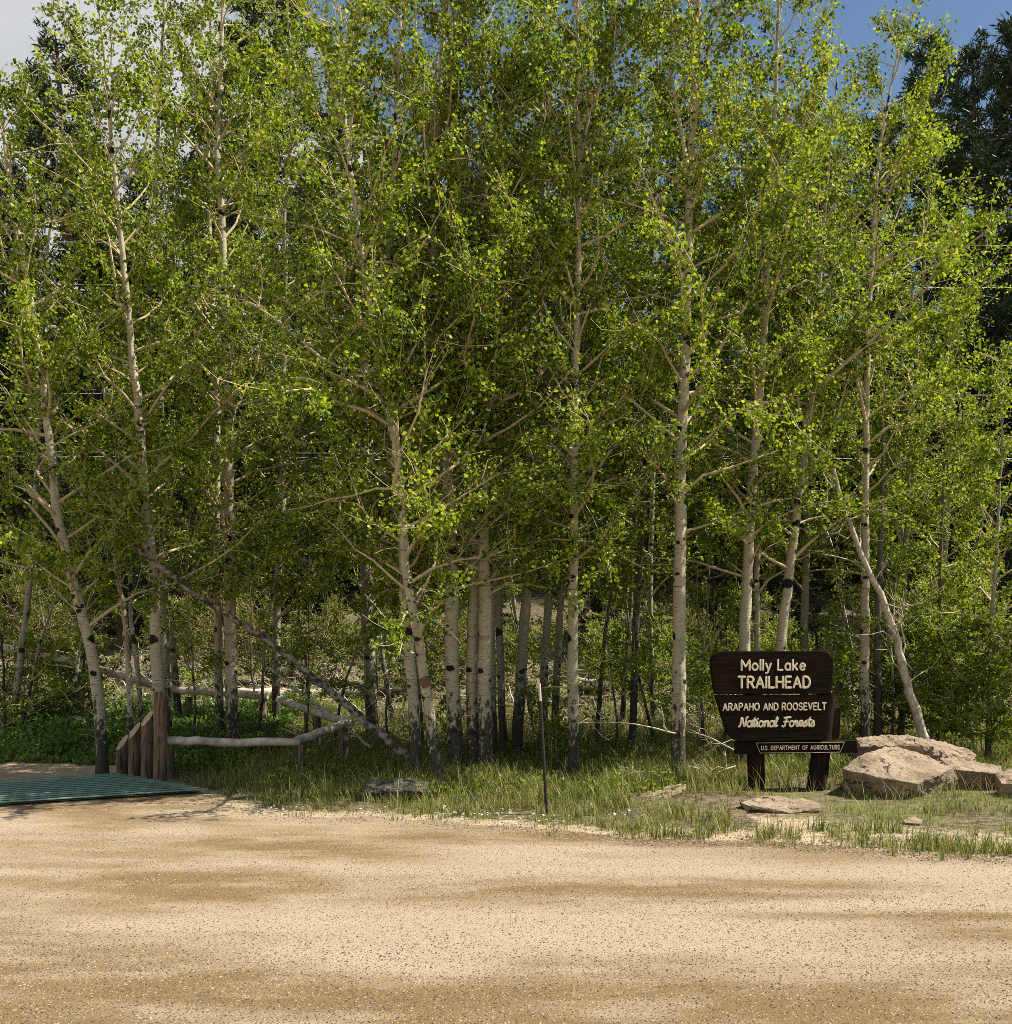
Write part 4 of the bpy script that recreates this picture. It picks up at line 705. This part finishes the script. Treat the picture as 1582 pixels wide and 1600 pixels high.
def text_line(name, txt, x0, x1, base, cap, pen, yd, script=False, gap=.24, space=.46):
    keys = [c if not script or c == ' ' else c + '~' for c in txt]; w = 0.; lay = []
    for c in keys:
        if c == ' ': w += space; continue
        lay.append((w, c)); w += GL[c][0] + (gap if not script else .1)
    w -= gap if not script else .1
    ux = (x1 - x0) * PXM / w; uz = cap * PXM; X0, Z0 = sl(x0, base); m = MB(); pr = pen * PXM / 2
    for wx, c in lay:
        for st in GL[c][1]:
            p = np.array([(X0 + (wx + x) * ux + (.16 * z * uz if script else 0), z * uz + Z0) for x, z in st]); q = []
            for a, e in zip(p[:-1], p[1:]):
                k = max(1, int(np.linalg.norm(e - a) / (pr * 1.6))); q += [a + (e - a) * h / k for h in range(k)]
            q = np.array(q + [p[-1]]); d0, d1 = unit(q[0] - q[min(1, len(q) - 1)]), unit(q[-1] - q[max(-2, -len(q))])
            q = np.concatenate([[q[0] + d0 * pr * .75, q[0] + d0 * pr * .4], q, [q[-1] + d1 * pr * .4, q[-1] + d1 * pr * .75]]); rad = np.full(len(q), pr); rad[0] = rad[-1] = pr * .35; rad[1] = rad[-2] = pr * .85
            t = np.gradient(q, axis=0); t /= np.linalg.norm(t, axis=1)[:, None] + 1e-9; nrm = np.c_[-t[:, 1], t[:, 0]]
            L, R = q + nrm * rad[:, None], q - nrm * rad[:, None]; n = len(q)
            V = np.concatenate([np.c_[L[:, 0], np.full(n, yd), L[:, 1]], np.c_[q[:, 0], np.full(n, yd - .003), q[:, 1]], np.c_[R[:, 0], np.full(n, yd), R[:, 1]]]); i = np.arange(n - 1)
            m.add(V, [np.stack([i, i + n, i + n + 1, i + 1], -1), np.stack([i + n, i + 2 * n, i + 2 * n + 1, i + n + 1], -1)])
    return local(m, name, M['cream'])
text_line('lettering', 'Molly Lake', 1154.5, 1257, 1049.5, 16, 2.9, -.0812, gap=.27)
text_line('lettering', 'TRAILHEAD', 1149.5, 1264.5, 1077, 17, 3.4, -.0813, gap=.25)
text_line('lettering', 'ARAPAHO AND ROOSEVELT', 1125, 1291, 1112, 10.5, 2.0, -.0792, gap=.27, space=.5)
text_line('lettering', 'National Forests', 1151, 1272, 1138, 14.5, 2.9, -.0793, True, space=.55)
text_line('lettering', 'U.S. DEPARTMENT OF AGRICULTURE', 1187, 1314, 1174.5, 6.2, 1.1, -.0632, gap=.3, space=.6)

# ------------------------------------------------------------------ grass, herbs, flowers (uncountable)
def blades(n, seed, sampler, hf, wf, tintf, segs=3, bend=.75, tuft=1):
    r = rng(seed); x, y = sampler(r, n)
    if tuft > 1:
        hs = np.repeat(.6 + .8 * r.random(len(x)), tuft); x, y = np.repeat(x, tuft), np.repeat(y, tuft); ox, oy = r.normal(size=(2, len(x))) * .035; x, y = x + ox, y + oy
    n = len(x); h = (hs if tuft > 1 else 1) * hf(x, y) * (.5 + .7 * r.random(n)); w = wf * (.6 + .8 * r.random(n)) * np.clip(h / .2, .4, 1.1); a = r.random(n) * 6.283; bd = bend * (r.random(n) ** .8) * h
    z0 = gz(x, y) - .01; sx, sy = np.cos(a), np.sin(a); fa = a + 1.57 + r.normal(size=n) * .5 if tuft == 1 else np.arctan2(oy, ox) + r.normal(size=n) * .6; a = fa + 1.57 if tuft > 1 else a; sx, sy = np.cos(a + .6 * r.normal(size=n)), np.sin(a); fx, fy = np.cos(fa), np.sin(fa); rows = []
    for k in range(segs + 1):
        t = k / segs; cx = x + fx * bd * t * t; cy = y + fy * bd * t * t; cz = z0 + h * t * (1 - .22 * t * bd / np.maximum(h, .01)); ww = w * (1 - t) ** .7 * .5
        if k < segs: rows += [np.c_[cx - sx * ww, cy - sy * ww, cz], np.c_[cx + sx * ww, cy + sy * ww, cz]]
        else: rows += [np.c_[cx, cy, cz]]
    V = np.stack(rows, 1); m_ = 2 * segs + 1; k = np.arange(n)[:, None] * m_; fq = [k + np.array([[2 * q, 2 * q + 1, 2 * q + 3, 2 * q + 2]]) for q in range(segs - 1)]
    mb = MB(); mb.add(V.reshape(-1, 3), [np.concatenate(fq), k + np.array([[2 * segs - 2, 2 * segs - 1, 2 * segs]])], 0, np.repeat(np.clip(tintf(x, y, r, n), 0, 1), m_), True); return mb
def clump(x, y, s=1.): return np.sin(x * 5.1 * s + 1.7 * np.sin(y * 3.3 * s)) * np.sin(y * 6.3 * s + 1.3 * np.sin(x * 4.1 * s + 2))
def in_guard(x, y):
    d = (A1 - A0)[:2]; L = np.linalg.norm(d); u = d / L; rel = np.stack([x - A0[0], y - A0[1]], -1); a = rel @ u; n_ = np.array([-u[1], u[0]])
    if n_ @ dirn[:2] < 0: n_ = -n_
    return (a > -.15) & (a < L + .12) & (rel @ n_ > -.1)
def grass_sample(r, n):
    y = 9 + 16 * r.random(n) ** 1.25; x = (r.random(n) - .5) * 2 * (.54 * y + .5); e = y - edge(x); c = clump(x, y)
    d = np.clip(e / .9, 0, 1) * (.55 + .45 * c) + .12 * (e > 0)
    right = (x > 1.5 + .25 * (e > .9)) ; sp = np.where(right & (e < 2.6) & (x > 2.2), np.where((clump(x, y, .55) > .25), .75, .05), d)
    strip = (e > 0) & (e < .75) & (((x > 1.0) & (x < 2.95)) | ((x > 3.3) & (x < 6))); sp = np.where(strip, .95 * (.5 + .5 * clump(x, y, .8) > .22), sp)
    sp = np.where((x > 3.2) & (e > 2.6) , d * .9, sp); sp = np.where((x > 3.75) & (y > 11.6) & (y < 13.4), .55, sp); sp = np.where(y > 18, sp * .8, sp)
    sp = np.where((e <= .12) & (e > -.28) & (x > -3.2), .16 * (clump(x, y, .9) > .15), sp); ok = (e > -.28) & (r.random(n) < sp) & ~in_guard(x, y) & ~((x < -5.5) & (e < .5)); return x[ok], y[ok]
def grass_h(x, y):
    e = y - edge(x); h = .09 + .16 * np.clip(e / 1.6, 0, 1) + .07 * clump(x, y, .4); h = np.where((x > 1.0) & (e < .8), .15, h)
    for px0, px1, y0, y1, k_ in ((985, 1085, 11.6, 13.2, .4), (1140, 1295, 10.7, 12.4, .35), (1160, 1320, 12.4, 13.6, .45), (545, 690, 11.9, 12.6, .8)): h = np.where((x > (px0 - CX) / F * y) & (x < (px1 - CX) / F * y) & (y > y0) & (y < y1), h * k_, h)
    h = np.where((x > 3.4) & (y > 10.6) & (y < 13.6), h * (.34 + .2 * (clump(x, y, .6) > .3)), h); return np.where(y > 18, h * 1.15, h)
def grass_t(x, y, r, n):
    base = .22 + .16 * clump(x, y, .3) + np.where((y > 18.5) & (x > -3), .28, 0); return np.where(r.random(n) < .15, .85, base + .2 * r.normal(size=n))
tag(blades(34000, 11, grass_sample, grass_h, .011, grass_t, tuft=8).build('grass', M['grass']), 'tall green and straw-coloured grass along the road edge under the aspens', 'grass', None, 'stuff')
def straw_sample(r, n):
    y = 10.8 + 8 * r.random(n); x = (r.random(n) - .5) * 2 * (.5 * y); e = y - edge(x); ok = (e > .5) & ~in_guard(x, y) & (clump(x, y, .7) > .1) & ~((x > 2.2) & (e < 2)) & (x > -4.6); return x[ok], y[ok]
tag(blades(5200, 12, straw_sample, lambda x, y: .42 + 0 * x, .006, lambda x, y, r, n: .75 + .2 * r.normal(size=n), 4, .8).build('dry_grass', M['grass']), 'long arching dry grass stalks above the green grass', 'dry grass', None, 'stuff')
# lush broad-leaved herbs at the left, and low leaf litter plants elsewhere
r = rng(404); n = 52000
y = 15.6 + 8.5 * r.random(n); x = -11.5 + 7.6 * r.random(n); e = y - edge(x); ok = (e > .35) & ~in_guard(x, y) & (x < -3.9 - .02 * y) & (r.random(n) < .75 + .25 * clump(x, y, .5)); x, y = x[ok], y[ok]
z = gz(x, y) + (.03 + .36 * r.random(len(x)) ** .7) * np.clip((y - edge(x)) / 1.4, .2, 1) * (.8 + .3 * clump(x, y, .35)); m = MB(); leaf_cloud(m, np.c_[x, y, z], .06 + .06 * r.random(len(x)), r, droop=.1, wide=.26)
tag(m.build('herbs', M['herb']), 'lush bright green broad-leaved herbs beyond the cattle guard', 'herbs', None, 'stuff')
n = 60000; y = 12.5 + 16 * r.random(n); x = (r.random(n) - .5) * 1.15 * y; e = y - edge(x); ok = (e > 1.3) & ~in_guard(x, y) & (r.random(n) < .35 + .5 * clump(x, y, .45)) & ~((x > 2.2) & (e < 2.6)) & ~((x > 2.3) & (y < 15.6)); x, y = x[ok], y[ok]
z = gz(x, y) + .02 + .2 * r.random(len(x)); m = MB(); leaf_cloud(m, np.c_[x, y, z], .03 + .03 * r.random(len(x)), r, droop=.1)
tag(m.build('ground_cover', M['bush']), 'small leafy ground cover among the grass under the aspens', 'ground cover', None, 'stuff')
def flowers(name, label, cat, mat, pts, sz, hmin, hmax, seed):
    r = rng(seed); m = MB(); pts = np.array(pts); n = len(pts); z = gz(pts[:, 0], pts[:, 1]) + hmin + (hmax - hmin) * r.random(n)
    for (x, y), zz in zip(pts, z):
        th = np.arange(6) * 1.047 + r.random(); s = sz * (.6 + .7 * r.random()); tl = r.normal(size=2) * .4 + np.array([0, -.35]); V = np.c_[x + s * np.cos(th), y + s * np.sin(th), zz + s * (np.cos(th) * tl[0] + np.sin(th) * tl[1])]; m.add(V, [np.arange(6)[None]], 0, None, False)
    tag(m.build(name, M[mat]), label, cat, None, 'stuff')
fl = []
for px0, px1, py, k in ((680, 800, 1281, 70), (560, 700, 1276, 25), (400, 470, 1272, 18), (950, 1015, 1283, 22), (800, 900, 1290, 25)):
    for _ in range(k):
        p = on_ground(px0 + (px1 - px0) * r.random(), py + 4 * r.normal()); fl.append((p[0], p[1]))
flowers('white_flowers', 'small white flowers in the grass along the gravel edge', 'flowers', 'white', fl, .013, .03, .09, 1)
fy = [(on_ground(px, py)[0], on_ground(px, py)[1]) for px, py in ((968, 1228), (975, 1226), (925, 1180), (945, 1208), (1000, 1205), (864, 1202), (1075, 1237), (890, 1240), (990, 1232), (1320, 1210), (430, 1200), (930, 1240), (1010, 1190))] + [(x_, 13 + 5 * r.random()) for x_ in (-3 + 7 * r.random(40))]
flowers('yellow_flowers', 'scattered yellow dandelions in the grass between stake and sign', 'flowers', 'yellow', fy, .024, .12, .25, 2)
